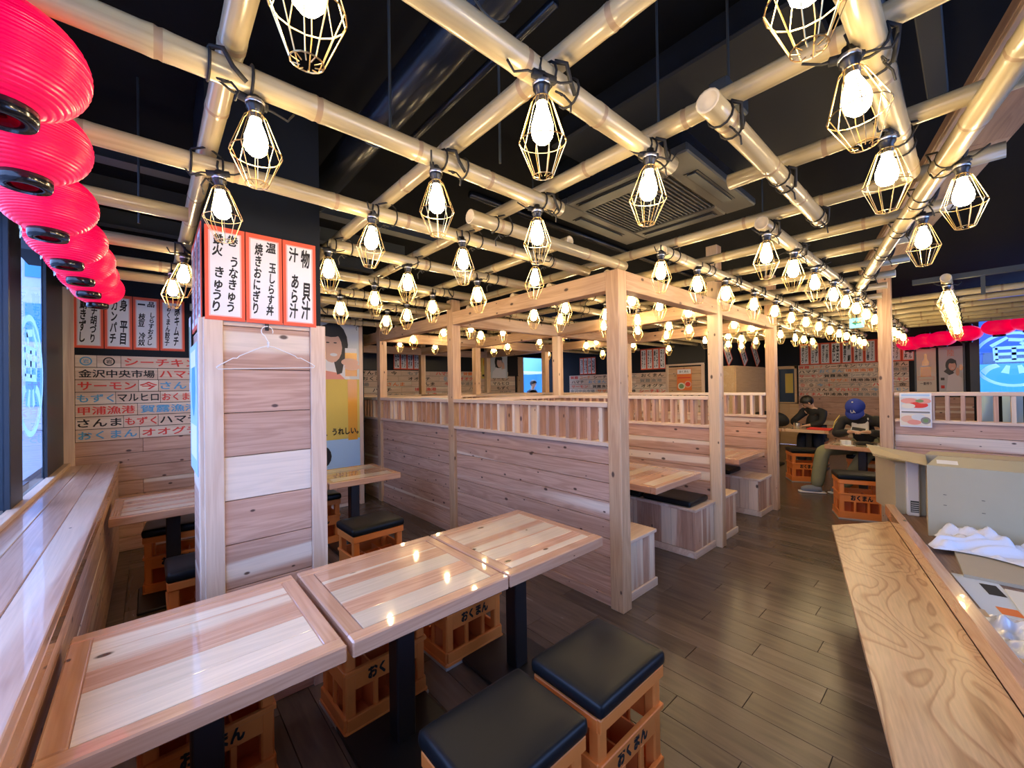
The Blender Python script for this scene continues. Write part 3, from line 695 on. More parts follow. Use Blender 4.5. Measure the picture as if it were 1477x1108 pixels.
plank('edge_strip', ctr, 7.86, .05, .012, 'tableframe', (.171, 0, .795), (R(90), 0, R(90)))
obj('carcass', B().box(-.17, -3.9, 0, .145, 3.92, .815).mesh('carcass', 'darkwood'), ctr)
hk = thing('coat_hook', 'small black hook screwed under the menu strips on the column', 'hook', (.425, CY0 - .012, 1.815))
obj('plate', B().box(-.008, -.003, -.028, .008, .003, .012).mesh('plate', 'black', bevel=.002), hk)
obj('prong', B().tube([(0, -.003, -.01), (0, -.02, -.02), (0, -.03, -.012), (0, -.03, 0)], .003, 6).mesh('prong', 'black', True), hk)
hg = B(); r_ = .0022
hook = [(0, 0, .115)] + [(.0 + .024 * sin(a), 0, .135 - .024 * cos(a) + .0) for a in [i * pi / 8 for i in range(-1, -10, -1)]]
hook = [(.024 * sin(a) - .0, 0, .138 + .024 * cos(a)) for a in [R(110 - 22 * i) for i in range(13)]] + [(-.004, 0, .10), (.006, 0, .085), (0, 0, .07)]
body = [(0, 0, .07), (-.03, 0, .062), (-.115, 0, .022), (-.125, 0, .012), (-.14, 0, .012), (-.19, 0, -.018), (-.203, 0, -.028), (-.198, 0, -.036), (.198, 0, -.036), (.203, 0, -.028), (.19, 0, -.018), (.14, 0, .012), (.125, 0, .012), (.115, 0, .022), (.03, 0, .062)]
hg.tube(hook, r_, 6); hg.tube(body, r_, 6, closed=True); hg.tube([(0, 0, .062), (.003, 0, .075), (0, 0, .088)], .004, 6)
tag(obj('clothes_hanger', hg.mesh('clothes_hanger', 'wire', True), None, (.425, CY0 - .042, 1.642), (0, R(-2), 0)), 'white wire clothes hanger hanging on the column', 'hanger')

# ------------------------------------------------------------------ menu strips and name boards
def menu(label, loc, rot, w, h, left, right, title=False, group='menu strips with red borders', tilt=0.):
    t = thing('menu_strip', label, 'menu', loc, rot, group)
    if tilt: t.rotation_mode = 'XYZ'; t.matrix_world = Matrix.LocRotScale(Vector(loc), (Matrix.Rotation(rot[2], 3, 'Z') @ Matrix.Rotation(rot[0], 3, 'X') @ Matrix.Rotation(tilt, 3, 'Z')).to_quaternion(), None)
    obj('border', B().box(-w / 2, -h / 2, 0, w / 2, h / 2, .004).mesh('border', 'vermilion'), t)
    obj('inner_line', B().box(-w / 2 + w * .09, -h / 2 + h * .04, .004, w / 2 - w * .09, h / 2 - h * .05, .0045).mesh('inner_line', 'pinkline'), t)
    obj('paper', B().box(-w / 2 + w * .13, -h / 2 + h * .052, .0045, w / 2 - w * .13, h / 2 - h * .062, .005).mesh('paper', 'paper'), t)
    pw, ph = w * .72, h * .87
    for body, cx in ((left, -pw * .25), (right, pw * .25)):
        if not body: continue
        parts_ = body.split(' '); tot = sum(len(q) for q in parts_) + .6 * (len(parts_) - 1); y = ph / 2
        for q in parts_:
            hh = ph * len(q) / tot; hs = .22 if q == '一' else .92
            text(t, q, 'ink', cx, y - hh / 2, pw * .40, hh * hs, .0056, True, .03)
            y -= hh + ph * .6 / tot
    return t
sw = .150
for k, (l_, r2, lab) in enumerate((('鉄火 きゅうり', '巻 うなきゅう', 'left'), ('焼きおにぎり', '温 玉しらす丼', 'middle'), ('汁 あら汁', '物 貝汁', 'right'))):
    menu(lab + ' red bordered handwritten menu strip on the front of the column', (.262 + (sw + .004) * k, CY0 - .014, 2.030), ROTY, sw, .42, l_, r2)
for k in range(3): menu(ORD[k] + ' menu strip on the window side of the column, from the front', (CX0 - .002, CY0 + .10 + .17 * k, 2.035), ROTX, .155, .455, '刺身', '盛合せ')
LW = (('鯖きずし', 'マチ胡づり'), ('カンパチ', '身 平目'), ('一 枝豆 冷奴', '品 しらすおろし'), ('おくまん餃子', '豚キムチ'))
for k, (l_, r2) in enumerate(LW): menu(ORD[k] + ' red bordered menu strip from the window on the corner wall', (-.405 + .196 * k, 5.35, 2.17), ROTY, .19, .51, l_, r2)
def signboard(label, loc, rot, width, z0, rowh, rows):
    """painted wooden name boards, row by row; rows = [[(text, ink, share), ...], ...] from the top"""
    t = thing('name_board_wall', label, 'sign', loc, rot); n = len(rows)
    for r, segs in enumerate(rows):
        x = 0; tot = sum(s[2] for s in segs); y = z0 + rowh * (n - r - .5)
        for body, ink, share in segs:
            w = width * share / tot
            p = plank('board', t, w - .003, rowh - .005, .014, 'trim', (x + w / 2, y, .007), (0, 0, 0), .0015)
            if body:
                if body == '@':
                    rg = B(); nn = 20; ro, ri = rowh * .36, rowh * .27
                    for q in range(nn):
                        a, b_ = 2 * pi * q / nn, 2 * pi * (q + 1) / nn
                        rg.add([(ro * cos(a), ro * sin(a), 0), (ro * cos(b_), ro * sin(b_), 0), (ri * cos(b_), ri * sin(b_), 0), (ri * cos(a), ri * sin(a), 0)], [(0, 1, 2, 3)])
                    obj('ring_mark', rg.mesh('ring_mark', ink), p, (0, 0, .0078)); text(p, '岩', ink, 0, 0, rowh * .34, rowh * .36, .0078)
                else:
                    text(p, body, ink, 0, 0, min(w * .92, rowh * 1.15 * len(body)), rowh * .66, .0078, False, .02)
            x += w
    return t
signboard('wall of painted fish name boards in the window corner', (-.495, 5.352, 0), ROTY, .90, 1.06, .113, [
    [('@', 'inkblue', .14), ('@', 'ink', .16), ('シーチキン', 'inkred', .6)], [('金沢中央市場', 'ink', .5), ('ハマチ', 'inkred', .3)],
    [('サーモン', 'inkred', .38), ('今', 'inkred', .13), ('さんま', 'inkblue', .3)], [('もずく', 'inkblue', .28), ('マルヒロ', 'ink', .34), ('おくまん', 'inkred', .34)],
    [('甲浦漁港', 'inkred', .34), ('賀露漁港', 'inkblue', .4)], [('さんま', 'ink', .28), ('もずく', 'inkred', .22), ('ハマチ', 'ink', .3)], [('おくまん', 'inkblue', .36), ('オオグチ', 'inkred', .4)]])
FARROWS = [[('賀露', 'inkred', 2), ('コーチ', 'inkorange', 2.2), ('シーチキン', 'ink', 5), ('サザエ', 'inkgrey', 3), ('おくまん', 'ink', 4)],
    [('ハマチ', 'ink', 3), ('おくまん', 'inkblue', 3.6), ('境港漁港', 'inkorange', 4), ('賀露漁港', 'inkgrey', 4)],
    [('サーモン', 'inkred', 4), ('賀露漁港', 'ink', 4), ('シーチキン', 'inkgrey', 4), ('オオグチ', 'ink', 4)],
    [('金沢中央市場', 'inkgrey', 5), ('サザエ', 'inkorange', 3), ('境港漁港', 'ink', 4), ('シーチキン', 'inkred', 4)],
    [('@', 'inkred', 1.3), ('@', 'ink', 1.3), ('今', 'inkblue', 1.3), ('十', 'inkred', 1.3), ('シーチキン', 'inkgrey', 5), ('ハマチ', 'inkred', 3), ('金', 'ink', 1.5)],
    [('サザエ', 'inkgrey', 3), ('さんま', 'ink', 3), ('マルヒロ', 'inkred', 4), ('魚', 'inkgrey', 1.5), ('今', 'inkblue', 1.5), ('サーモン', 'inkblue', 4)],
    [('おくまん', 'inkred', 4), ('甲浦漁港', 'ink', 4), ('賀露漁港', 'inkgrey', 4), ('オオグチ', 'inkred', 4)]]
signboard('long wall of painted fish name boards behind the two seated people', (XF, 2.75, 0), ROTX, 1.90, 1.17, .105, FARROWS)
FARM = (('まぐろ', 'カンパチ'), ('たこぶつ', 'きずし'), ('焼さざえ', 'イカ造り'), ('あじ', '本日'), ('鯛造り', '身 鯛'), ('玉子焼', '揚げ出し'), ('だし巻', 'ポテトフライ'), ('おつまみ', 'とくわり'), ('天ぷら', '海老フライ'), ('しらす丼', 'てっぱん'))
for k, (l_, r2) in enumerate(FARM): menu(ORD[k] + ' menu strip from the left above the far name boards', (XF, 2.62 - .196 * k, 2.155), ROTX, .19, .49, l_, r2)
BR = [[('ハマチ', 'inkorange', 3), ('さんま', 'ink', 3), ('今', 'ink', 1.4), ('もずく', 'inkgrey', 3), ('ハマチ', 'inkred', 3), ('賀露漁港', 'inkorange', 4), ('シーチキン', 'inkgrey', 4)],
    [('@', 'inkgrey', 1.3), ('@', 'inkred', 1.3), ('おくまん', 'ink', 4), ('オオグチ', 'ink', 4), ('@', 'inkblue', 1.3), ('オオグチ', 'inkred', 4), ('サーモン', 'ink', 4)],
    [('金沢中央市場', 'inkgrey', 5), ('さんま', 'inkorange', 3), ('さんま', 'ink', 3), ('今', 'inkred', 1.3), ('甲浦漁港', 'inkgrey', 4), ('マルヒロ', 'ink', 4)],
    [('サザエ', 'inkorange', 3), ('ハマチ', 'ink', 3), ('境港漁港', 'inkred', 4), ('十', 'inkred', 1.3), ('ハマチ', 'inkgrey', 3), ('もずく', 'ink', 3)],
    [('マルヒロ', 'ink', 4), ('シーチキン', 'inkgrey', 5), ('さんま', 'inkred', 3), ('もずく', 'ink', 3), ('オオグチ', 'ink', 4), ('サザエ', 'inkgrey', 3)]]
signboard('wall of painted fish name boards behind the left booths', (2.30, YB, 0), ROTY, 5.0, 1.30, .118, BR)
for k in range(4): menu(ORD[k] + ' menu strip from the left on the back wall behind the booths', (3.94 + .155 * k, YB, 2.16), ROTY, .15, .50, ('さけ', 'ホタテ', 'うなぎ', '甘えび')[k], ('たこ', 'サーモン', '海鮮丼', 'ほっけ')[k])
signboard('wall of painted name boards with a menu row above, behind the right booths', (8.60, 7.3, 0), ROTX, 2.8, 1.18, .12, [FARROWS[0], FARROWS[1], FARROWS[2], FARROWS[3], FARROWS[5]])
for k in range(4): menu(ORD[k] + ' menu strip from the left above the boards beside the dark panel', (8.60, 5.06 - .155 * k, 2.09), ROTX, .15, .48, ('あさり', 'ほたて', '鯛めし', 'うに')[k], ('みそ汁', 'バター', 'えび', 'いくら')[k])
for k in range(4): menu(ORD[k] + ' menu strip from the left in the distant group near the kitchen', (8.60, 6.88 - .13 * k, 2.02), ROTX, .125, .44, ('つぶ貝', 'げそ', '手羽', '串')[k], ('刺身', '焼', '先', '揚')[k])
for k, (x, l_, r2) in enumerate(((9.05, 'おつまみ', '本日'), (9.95, 'しらす', '三昧'), (10.75, 'いかの', '一夜干'))):
    menu(('left', 'middle', 'right')[k] + ' tilted menu strip stuck on the black wall by the far corner', (x, 3.40, 2.18), ROTY, .30, .62, l_, r2, tilt=R(38))
signboard('narrow column of painted marks between the pale wooden cupboards', (10.63, 3.40, 0), ROTY, .28, 1.2, .12, [[('今', 'inkgrey', 1)], [('@', 'inkgrey', 1)], [('十', 'inkred', 1)], [('今', 'inkorange', 1)], [('@', 'ink', 1)]])
for k, (x0, x1) in enumerate(((8.75, 10.55), (11.0, 11.55))):
    t = thing('cupboard', ('wide', 'narrow')[k] + ' pale plywood cupboard below the tilted menu strips', 'cupboard', ((x0 + x1) / 2, 3.40, 0))
    w = (x1 - x0) / 2
    obj('body', B().box(-w, -.25, 0, w, 0, 1.86).mesh('body', 'lightply', bevel=.004), t)
    obj('door', B().box(-w + .02, -.27, .06, w - .02, -.25, 1.82).mesh('door', 'lightply', bevel=.006), t)
# dark panels, wooden hatch and posters on the walls behind the booths
for lab, loc, rot, w, h in (('black panel above the name boards beyond the left booths', (5.05, YB - .02, 2.12), ROTY, 1.0, .46), ('narrow black panel at the left end of the back wall boards', (3.35, YB - .02, 2.12), ROTY, .36, .46),
                            ('large black panel above the wooden hatch with the orange poster', (8.58, 4.05, 2.24), ROTX, .82, .62), ('black panel beside the woman poster near the kitchen', (7.22, YB - .02, 2.1), ROTY, .34, .6)):
    t = thing('wall_panel', lab, 'panel', loc, rot)
    obj('board', B().box(-w / 2, -h / 2, 0, w / 2, h / 2, .012).mesh('board', 'black'), t)
    obj('edge', B().box(-w / 2 - .012, h / 2, 0, w / 2 + .012, h / 2 + .015, .02).box(-w / 2 - .012, -h / 2 - .015, 0, w / 2 + .012, -h / 2, .02).mesh('edge', 'blackwall'), t)
t = thing('wall_hatch', 'framed cedar hatch carrying the orange food poster', 'hatch', (8.58, 4.08, 1.58), ROTX)
for k in range(4): plank('plank', t, .72, .145, .016, 'post', (0, -.23 + .15 * k, .01))
for s in (-1, 1): plank('frame_post', t, .66, .06, .03, 'trim', (s * .39, 0, .015), VERT)
plank('frame_rail', t, .84, .04, .03, 'trim', (0, .34, .015))
def poster(label, loc, rot, w, h, mat, shapes, group=None, name='poster'):
    t = thing(name, label, 'poster', loc, rot, group)
    obj('sheet', B().box(-w / 2, -h / 2, 0, w / 2, h / 2, .003).mesh('sheet', mat), t)
    prints(t, shapes, .0034); return t
def rect(x0, y0, x1, y1): return [(x0, y0), (x1, y0), (x1, y1), (x0, y1)]
t = poster('orange food poster with two bowls on the wooden hatch', (8.545, 4.08, 1.60), ROTX, .32, .46, 'inkorange',
       [(rect(-.15, .12, .15, .22), 'paper'), (rect(-.14, .03, .14, .05), 'inkred'), (ell(-.06, -.14, .08, .075), 'cream'), (ell(.08, -.1, .075, .07), 'facep'), (ell(-.06, -.14, .055, .05), 'greenp'), (ell(.08, -.1, .055, .05), 'inkred')])
text(t, 'おくまん', 'ink', 0, .17, .2, .05, .006)
poster('poster of a dark haired woman holding a drink, beside the kitchen', (6.75, YB - .016, 2.03), ROTY, .56, .60, 'palegrey',
       [(ell(-.02, .12, .13, .17), 'hair'), (rect(-.13, -.02, -.06, .14), 'hair'), ([(-.24, -.3), (.2, -.3), (.17, -.12), (.04, -.04), (-.1, -.04), (-.22, -.14)], 'paper'), (ell(.01, .09, .085, .12), 'facep'), (ell(.01, .21, .10, .05), 'hair'), (ell(.13, .0, .05, .12), 'facep'), (rect(.1, -.28, .22, -.06), 'paper')])
poster('yellow poster strip at the left of the woman poster', (6.30, YB - .016, 2.02), ROTY, .26, .6, 'yellow', [(rect(-.1, -.25, .1, -.2), 'ink'), (ell(0, .1, .08, .12), 'amber')])
t = poster('framed drink poster with an amber bottle and glass on the far wall', (XF - .01, .61, 1.71), ROTX, .29, .86, 'cream',
       [(rect(-.02, .22, .02, .32), 'amber'), ([(-.05, -.05), (.05, -.05), (.05, .16), (.02, .22), (-.02, .22), (-.05, .16)], 'amber'), (rect(-.075, -.14, .075, .06), 'amber'), (rect(-.08, .06, .08, .085), 'paper'), (rect(-.115, -.20, .115, -.13), 'inkorange'), (rect(-.11, -.195, .11, -.135), 'cream')])
text(t, '一番搾り', 'ink', 0, -.27, .16, .06, .008)
t = poster('framed poster of a smiling dark haired woman on the far wall', (XF - .01, .265, 1.71), ROTX, .33, .88, 'palegrey',
       [(ell(.0, .08, .075, .13), 'hair'), ([(-.10, -.04), (-.05, .02), (.04, -.06), (.0, -.14)], 'hair'), ([(-.07, -.42), (.15, -.42), (.14, -.17), (.04, -.08), (-.04, -.12)], 'paper'), (ell(.015, .06, .05, .085), 'facep'), (ell(.015, .15, .055, .04), 'hair'), (ell(.085, -.05, .025, .08), 'facep'), (ell(.13, .03, .025, .06), 'amber'), (rect(-.145, -.38, -.085, -.16), 'palegrey'), (rect(-.14, -.37, -.09, -.31), 'inkred'), (rect(-.14, -.21, -.09, -.16), 'hair'), (ell(.02, .02, .02, .008, 10), 'paper')])
text(t, '陸', 'pinkp', 0, .32, .09, .13, .010)
for a in (.11, .77): struct('frame_post', B().box(XF - .02, a - .03, 1.2, XF + .02, a + .0, 2.3).mesh('frame_post', 'frame'), w2)
# hanging banner behind the tables
bn = poster('tall hanging banner of a smiling woman with a drink mug, yellow below', (1.78, 5.33, 1.41), ROTY, .56, 1.95, 'palegrey',
    [(rect(-.28, -.56, .28, .22), 'yellow'), (rect(-.28, -.975, .28, -.54), 'palebluep'), (rect(.13, -.56, .25, .22), 'amber'), (ell(-.04, .66, .18, .28), 'hair'), ([(-.28, .22), (.16, .22), (.12, .42), (.0, .5), (-.28, .5)], 'paper'), ([(-.28, .22), (.1, .22), (.02, .3), (-.2, .34)], 'pinkp'), ([(-.05, .5), (.1, .5), (.06, .3), (.0, .28)], 'hair'), (ell(-.06, .62, .125, .19), 'facep'), (ell(-.07, .83, .15, .08), 'hair'), (ell(-.02, .68, .022, .008, 10), 'hair'), (ell(-.11, .68, .022, .008, 10), 'hair'), (ell(-.04, .53, .045, .02), 'paper'), (rect(.10, .26, .25, .56), 'amber'), (rect(.10, .56, .25, .62), 'paper'), (ell(.16, .44, .11, .05), 'facep'), (ell(.19, .38, .10, .045), 'facep'), (ell(-.2, -.74, .12, .14), 'hair'), (ell(-.25, -.78, .08, .12), 'facep')], name='banner')
text(bn, 'おいしい、うれしい。', 'ink', -.1, -.44, .72, .09, .011, bold=.03)
# blue and yellow posters on the window side of the column
poster('pale blue drink poster on the window side of the column', (CX0 - .014, 2.55, 1.42), ROTX, .40, .62, 'palebluep', [(rect(-.16, -.24, .16, -.08), 'paper'), (ell(0, .1, .1, .14), 'inkblue'), (rect(-.15, .2, .15, .28), 'paper')])
poster('pale green notice sheet beyond the blue poster on the column', (CX0 - .012, 2.80, 1.70), ROTX, .09, .4, 'palegrey', [(rect(-.03, -.15, .03, .15), 'greenp')])

# ------------------------------------------------------------------ bamboo grid
def bamboo_pole(L, r, seed):
    rnd = random.Random(seed); b = B(); prof = [(0.0, .012), (r * .72, .012), (r * .76, 0), (r, 0)]; x = .10 + rnd.random() * .25; nodes = []
    prof[1] = (r * .72, .02); prof[0] = (0, .02)
    while x < L - .06: nodes.append(x); x += .30 + rnd.random() * .12
    for q in nodes:
        k = 1 - .05 * (q / L)
        prof += [(r * k * .985, q - .03), (r * k * 1.045, q - .008), (r * k * .97, q), (r * k * 1.03, q + .008), (r * k * .985, q + .03)]
    prof += [(r * .95, L), (r * .72, L), (r * .68, L - .02), (0, L - .02)]
    # slight bow
    b.lathe(prof, 14, axis='X')
    amp = (rnd.random() - .5) * .012
    b.v = [(vx, vy + amp * sin(pi * vx / L), vz) for vx, vy, vz in b.v]
    me = b.mesh('pole', ['bamboo', 'bamboo_node', 'bamboo_cut'], True)
    for p in me.polygons:
        cx = p.center.x; rr = math.hypot(p.center.y, p.center.z)
        if rr < r * .86 and (cx < .03 or cx > L - .03): p.material_index = 2
        elif any(abs(cx - q) < .0045 for q in nodes): p.material_index = 1
    return me
tie = B()
for dx in (-.045, .045): tie.tube([(dx, .037 * cos(a * pi / 6), .037 * sin(a * pi / 6)) for a in range(12)], .0036, 5, closed=True)
tie.tube([(-.045, -.03, .025), (-.02, -.05, .02), (.0, -.044, -.01), (.03, -.035, -.03)], .006, 5); tie.tube([(-.04, .03, .03), (0, .05, .045), (.045, .03, .03)], .004, 5)
tie.tube([(0, -.02, -.036), (.012, -.035, -.06), (.004, -.04, -.09)], .003, 5); tie.tube([(0, -.02, -.036), (-.02, -.03, -.05), (-.03, -.02, -.04), (-.005, -.02, -.036)], .003, 5)
TIE = tie.mesh('cord_tie', 'rope', True)
ZX, ZY, RB = 2.31, 2.378, .034
XPOLES = [  # y, x0, x1, what
    (.15, .75, 2.22, 'short bamboo pole nearest the bench, ending above the aisle'), (.49, 1.20, 2.53, 'short bamboo pole with a cut end between aisle lamp rows'),
    (.73, -.05, 1.45, 'thick bamboo pole at the top centre ending beside the cassette'), (.695, 2.32, 9.2, 'long bamboo pole down the aisle carrying the bench side lamps'),
    (1.24, -.45, 1.41, 'bamboo pole above the near table row'), (1.235, 2.33, 9.4, 'long bamboo pole down the aisle beside the booths'),
    (1.81, -.45, 2.34, 'bamboo pole passing just in front of the column'), (1.565, 1.14, 2.43, 'bamboo pole resting on the first booth post'), (1.755, 2.5, 9.0, 'long bamboo pole just inside the booths'),
    (2.37, -.45, .14, 'bamboo stub between the window and the column'), (2.37, .76, 2.29, 'bamboo pole behind the column front'), (2.285, 2.45, 8.4, 'bamboo pole over the booth tables'),
    (2.97, -.45, 2.25, 'bamboo pole just behind the column'), (2.735, 2.45, 8.4, 'bamboo pole over the back of the aisle booths'),
    (3.46, -.45, 2.25, 'bamboo pole above the front of the second table row'), (3.42, 2.45, 8.4, 'bamboo pole before the second line of booth posts'),
    (3.86, -.45, 2.25, 'bamboo pole above the middle of the second table row'), (3.735, 2.45, 8.4, 'bamboo pole over the second row of booths'),
    (4.42, .3, 2.25, 'bamboo pole above the back of the second table row'), (4.235, 2.45, 8.4, 'second bamboo pole over the second row of booths'),
    (4.95, .3, 2.25, 'last bamboo pole before the banner wall'), (5.06, 2.45, 8.4, 'third bamboo pole over the second row of booths'), (5.66, 2.45, 8.4, 'bamboo pole over the third row of booths'), (6.2, 2.45, 8.4, 'second bamboo pole over the third row of booths'),
    (.125, 4.72, 9.6, 'bamboo pole right of the far square post carrying a lamp line')]
YPOLES = [(.16, .35, 4.3), (.83, .0, 5.1), (1.335, -.2, 5.1), (1.91, 1.60, 5.1), (1.90, -.3, .69), (2.45, -.1, 5.1), (2.98, .02, 5.1), (3.48, .15, 5.1), (4.05, .28, 5.1), (4.55, .4, 5.1), (5.05, .5, 5.1), (5.645, .6, 5.1),
          (6.1, -2.4, 3.3), (6.6, -2.4, 3.3), (7.1, -2.4, 3.3), (7.6, -2.4, 3.3), (8.1, -2.4, 3.3), (8.6, -2.4, 3.3), (9.1, -2.4, 3.3)]
PRA, PRB = Vector((1.30, -.172)), Vector((4.86, .695))
prd = (PRB - PRA).normalized()
for k, (y, x0, x1, lab) in enumerate(XPOLES):
    t = thing('bamboo_pole', lab, 'bamboo pole', (x0, y, ZX), (0, 0, 0), 'bamboo poles of the ceiling grid')
    obj('pole', bamboo_pole(x1 - x0, RB, k), t)
    for (xx, ya, yb) in YPOLES:
        if x0 + .04 < xx < x1 - .02 and ya < y < yb and (xx < 6 or y < 1.5): obj('cord_tie', TIE, t, (xx - x0, 0, 0), (0, 0, R(random.choice((0, 180)))))
for k, (x, ya, yb) in enumerate(YPOLES):
    lab = (ORD[k] + ' upper bamboo cross pole, counted from the window side') 
    if k == 3: lab = 'upper bamboo cross pole cut off left of the cassette unit'
    if k == 4: lab = 'short upper bamboo cross pole starting right of the cassette unit'
    t = thing('bamboo_cross_pole', lab, 'bamboo pole', (x, yb, ZY), (0, 0, R(-90)), 'bamboo cross poles of the ceiling grid')
    obj('pole', bamboo_pole(yb - ya, RB * .95, 100 + k), t)
t = thing('bamboo_pole', 'slanting bamboo pole running above the plywood bench', 'bamboo pole', (PRA.x, PRA.y, ZX), (0, 0, math.atan2(prd.y, prd.x)), 'bamboo poles of the ceiling grid')
LPR = (PRB - PRA).length
obj('pole', bamboo_pole(LPR, RB * 1.05, 77), t)
for q in (.95, 1.30, 1.75, 2.25, 2.8, 3.35): obj('cord_tie', TIE, t, (q, 0, 0))
# brown board above the slanting pole, on top of the far square post
fa = thing('fascia_board', 'brown plywood board slanting above the bench and pole', 'board', (0, 0, 0))
a_, b_ = Vector((1.6, -.36)), Vector((5.6, .62)); d_ = (b_ - a_)
fa.location = ((a_.x + b_.x) / 2, (a_.y + b_.y) / 2, 2.62); fa.rotation_euler = (0, 0, math.atan2(d_.y, d_.x))
L_ = d_.length; q = L_ / 3
for k in range(3): plank('panel', fa, q - .004, .26, .02, 'darkwood', (-L_ / 2 + q * (k + .5), .02, 0))
plank('lath', fa, L_, .03, .05, 'darkwood', (0, .14, .03))
fp = post('square pale cedar post standing at the end of the plywood bench', 5.70, .59, 2.61, .105)
t = thing('steel_channel', 'grey steel channel bar beyond the far square post', 'bar', (6.0, -.2, 2.5))
obj('channel', B().box(-.03, -2.2, 0, .03, .6, .012).box(-.03, -2.2, .012, -.02, .6, .05).box(.02, -2.2, .012, .03, .6, .05).mesh('channel', 'steel'), t)
obj('hanger_bar', B().box(-.015, .1, -.18, .015, .13, 0).mesh('hanger_bar', 'steel'), t)

# ------------------------------------------------------------------ cage lamps
ROT8 = [2 * pi * k / 10 for k in range(10)]
cage = B()
prof = [(.017, .078), (.026, .068), (.060, -.030), (.026, -.112), (.012, -.116)]
for a in ROT8: cage.tube([(r * cos(a), r * sin(a), z) for r, z in prof], .0011, 4, caps=False)
for r, z in ((.060, -.030), (.017, .078), (.026, -.112)): cage.tube([(r * cos(2 * pi * k / 16), r * sin(2 * pi * k / 16), z) for k in range(16)], .0014, 4, closed=True)
CAGE = cage.mesh('wire_cage', 'gold')
BULBM = B().lathe([(.0, .072), (.013, .070), (.014, .055), (.020, .038), (.0275, .012), (.0285, -.004), (.025, -.020), (.015, -.031), (.0, -.034)], 10).mesh('bulb', 'bulb', True)
SOCK = B().lathe([(0, .135), (.012, .135), (.013, .122), (.021, .120), (.022, .095), (.017, .088), (.017, .066), (0, .066)], 10).mesh('socket', 'socket', True)
COLLAR = B().lathe([(.0225, .114), (.0235, .112), (.0235, .106), (.0225, .104)], 10).mesh('collar', 'silver', True)
crd = B(); crd.tube([(0, 0, .130), (.004, .0, .15), (.0, .0, .17)], .004, 5); crd.tube([(-.09, .01, .135), (-.05, .012, .12), (0, .012, .118), (.05, .012, .12), (.085, .005, .11), (.10, .0, .135)], .0032, 5)
crd.box(-.035, .004, .112, .035, .018, .128)
CORD = crd.mesh('power_cord', 'rope', True)
lamp0 = thing('cage_lamp', 'x', 'lamp', (0, 0, 0), (0, 0, 0), 'wire cage bulb lamps')
for nm, m in (('bulb', BULBM), ('wire_cage', CAGE), ('socket', SOCK), ('collar', COLLAR), ('power_cord', CORD)): obj(nm, m, lamp0)
index_kids(lamp0)
ROWS = [   # row name, y, x list
    ('the pole nearest the bench', .17, (.80, 1.235, 1.74)),
    ('the slanting pole above the bench', None, (2.18, 2.72)),
    ('the pole ending beside the cassette', .715, (.20, .75, 1.26)),
    ('the long bench side aisle pole', .695, (2.38, 2.86, 3.36, 3.92, 4.36, 4.86, 5.38, 5.9, 6.45, 7.0, 7.55, 8.1, 8.7)),
    ('the pole above the near tables', 1.24, (.215, .76, 1.26)),
    ('the long aisle pole beside the booths', 1.215, (2.27, 2.76, 3.23, 3.82, 4.37, 4.90, 5.45, 6.02, 6.6, 7.15, 7.65, 8.2, 8.7, 9.15)),
    ('the pole in front of the column', 1.77, (.20, .745, 1.24, 1.77)),
    ('the pole just inside the booths', 1.74, (2.80, 3.22, 3.75, 4.3, 4.85, 5.4, 5.95, 6.5, 7.2, 7.65, 8.2)),
    ('the pole behind the column front', 2.345, (.745, 1.22, 1.77)),
    ('the pole over the booth tables', 2.27, (2.63, 3.2, 3.75, 4.4, 4.9, 5.5, 6.1, 6.6, 7.2, 7.8)),
    ('the pole just behind the column', 2.94, (.15, 1.26, 1.75)),
    ('the pole over the back of the aisle booths', 2.72, (2.70, 3.07, 3.8, 4.5, 5.2, 6.4, 7.3, 7.9)),
    ('the front pole of the second table row', 3.43, (.12, 1.18, 1.77)),
    ('the middle pole of the second table row', 3.84, (.6, 1.76)),
    ('the pole over the second row of booths', 3.72, (2.70, 3.17, 4.2, 5.0, 6.0, 7.2)),
    ('the second pole of the second booth row', 4.22, (2.66, 3.22, 4.3, 5.4, 6.6)),
    ('the third pole of the second booth row', 5.05, (2.7, 3.3, 4.4, 5.6, 7.0)),
    ('the pole of the third booth row', 5.65, (2.8, 3.4, 4.6, 6.0)),
    ('the pole right of the far square post', .125, (4.86, 5.25, 5.65, 6.1, 6.6, 7.1, 7.6, 8.2))]
rl = random.Random(3); firstl = True
for row, y, xs in ROWS:
    for k, x in enumerate(xs):
        yy = y if y is not None else PRA.y + (x - PRA.x) * prd.y / prd.x - .03
        o = lamp0 if firstl else copy_tree(lamp0); firstl = False
        z = 2.152 + rl.uniform(-.006, .006)
        o.location = (x, yy - .002, z); o.rotation_euler = (R(rl.uniform(-5, 5)), R(rl.uniform(-5, 5)), rl.uniform(0, 6.28))
        relabel(o, 'caged bulb, ' + ORD[k] + ' along ' + row)

# ------------------------------------------------------------------ red lanterns
def lantern_parts(t, r, h):
    b = B(); prof = []; n = 46
    for i in range(n + 1):
        a = -pi / 2 * .80 + pi * .80 * i / n
        prof.append((r * cos(a) * (1 + (.011 if i % 2 else -.011)), h * sin(a) / sin(pi / 2 * .8)))
    b.lathe(prof, 32); obj('shade', b.mesh('shade', 'red', True), t)
    rr = r * cos(pi / 2 * .8) + .004
    for s in (-1, 1):
        obj('rim', B().lathe([(rr - .012, -.016), (rr + .004, -.018), (rr + .008, -.008), (rr + .008, .012), (rr, .018), (rr - .012, .016), (rr - .012, -.016)], 24).mesh('rim', 'rim', True), t, (0, 0, s * (h + .008)))
    obj('cap', B().lathe([(0, 0), (rr - .01, 0)], 20).mesh('cap', 'rim'), t, (0, 0, h + .012))
    obj('hanging_wire', B().tube([(-rr, 0, h + .02), (0, 0, h + .09), (rr, 0, h + .02)], .002, 4).mesh('hanging_wire', 'rope'), t)
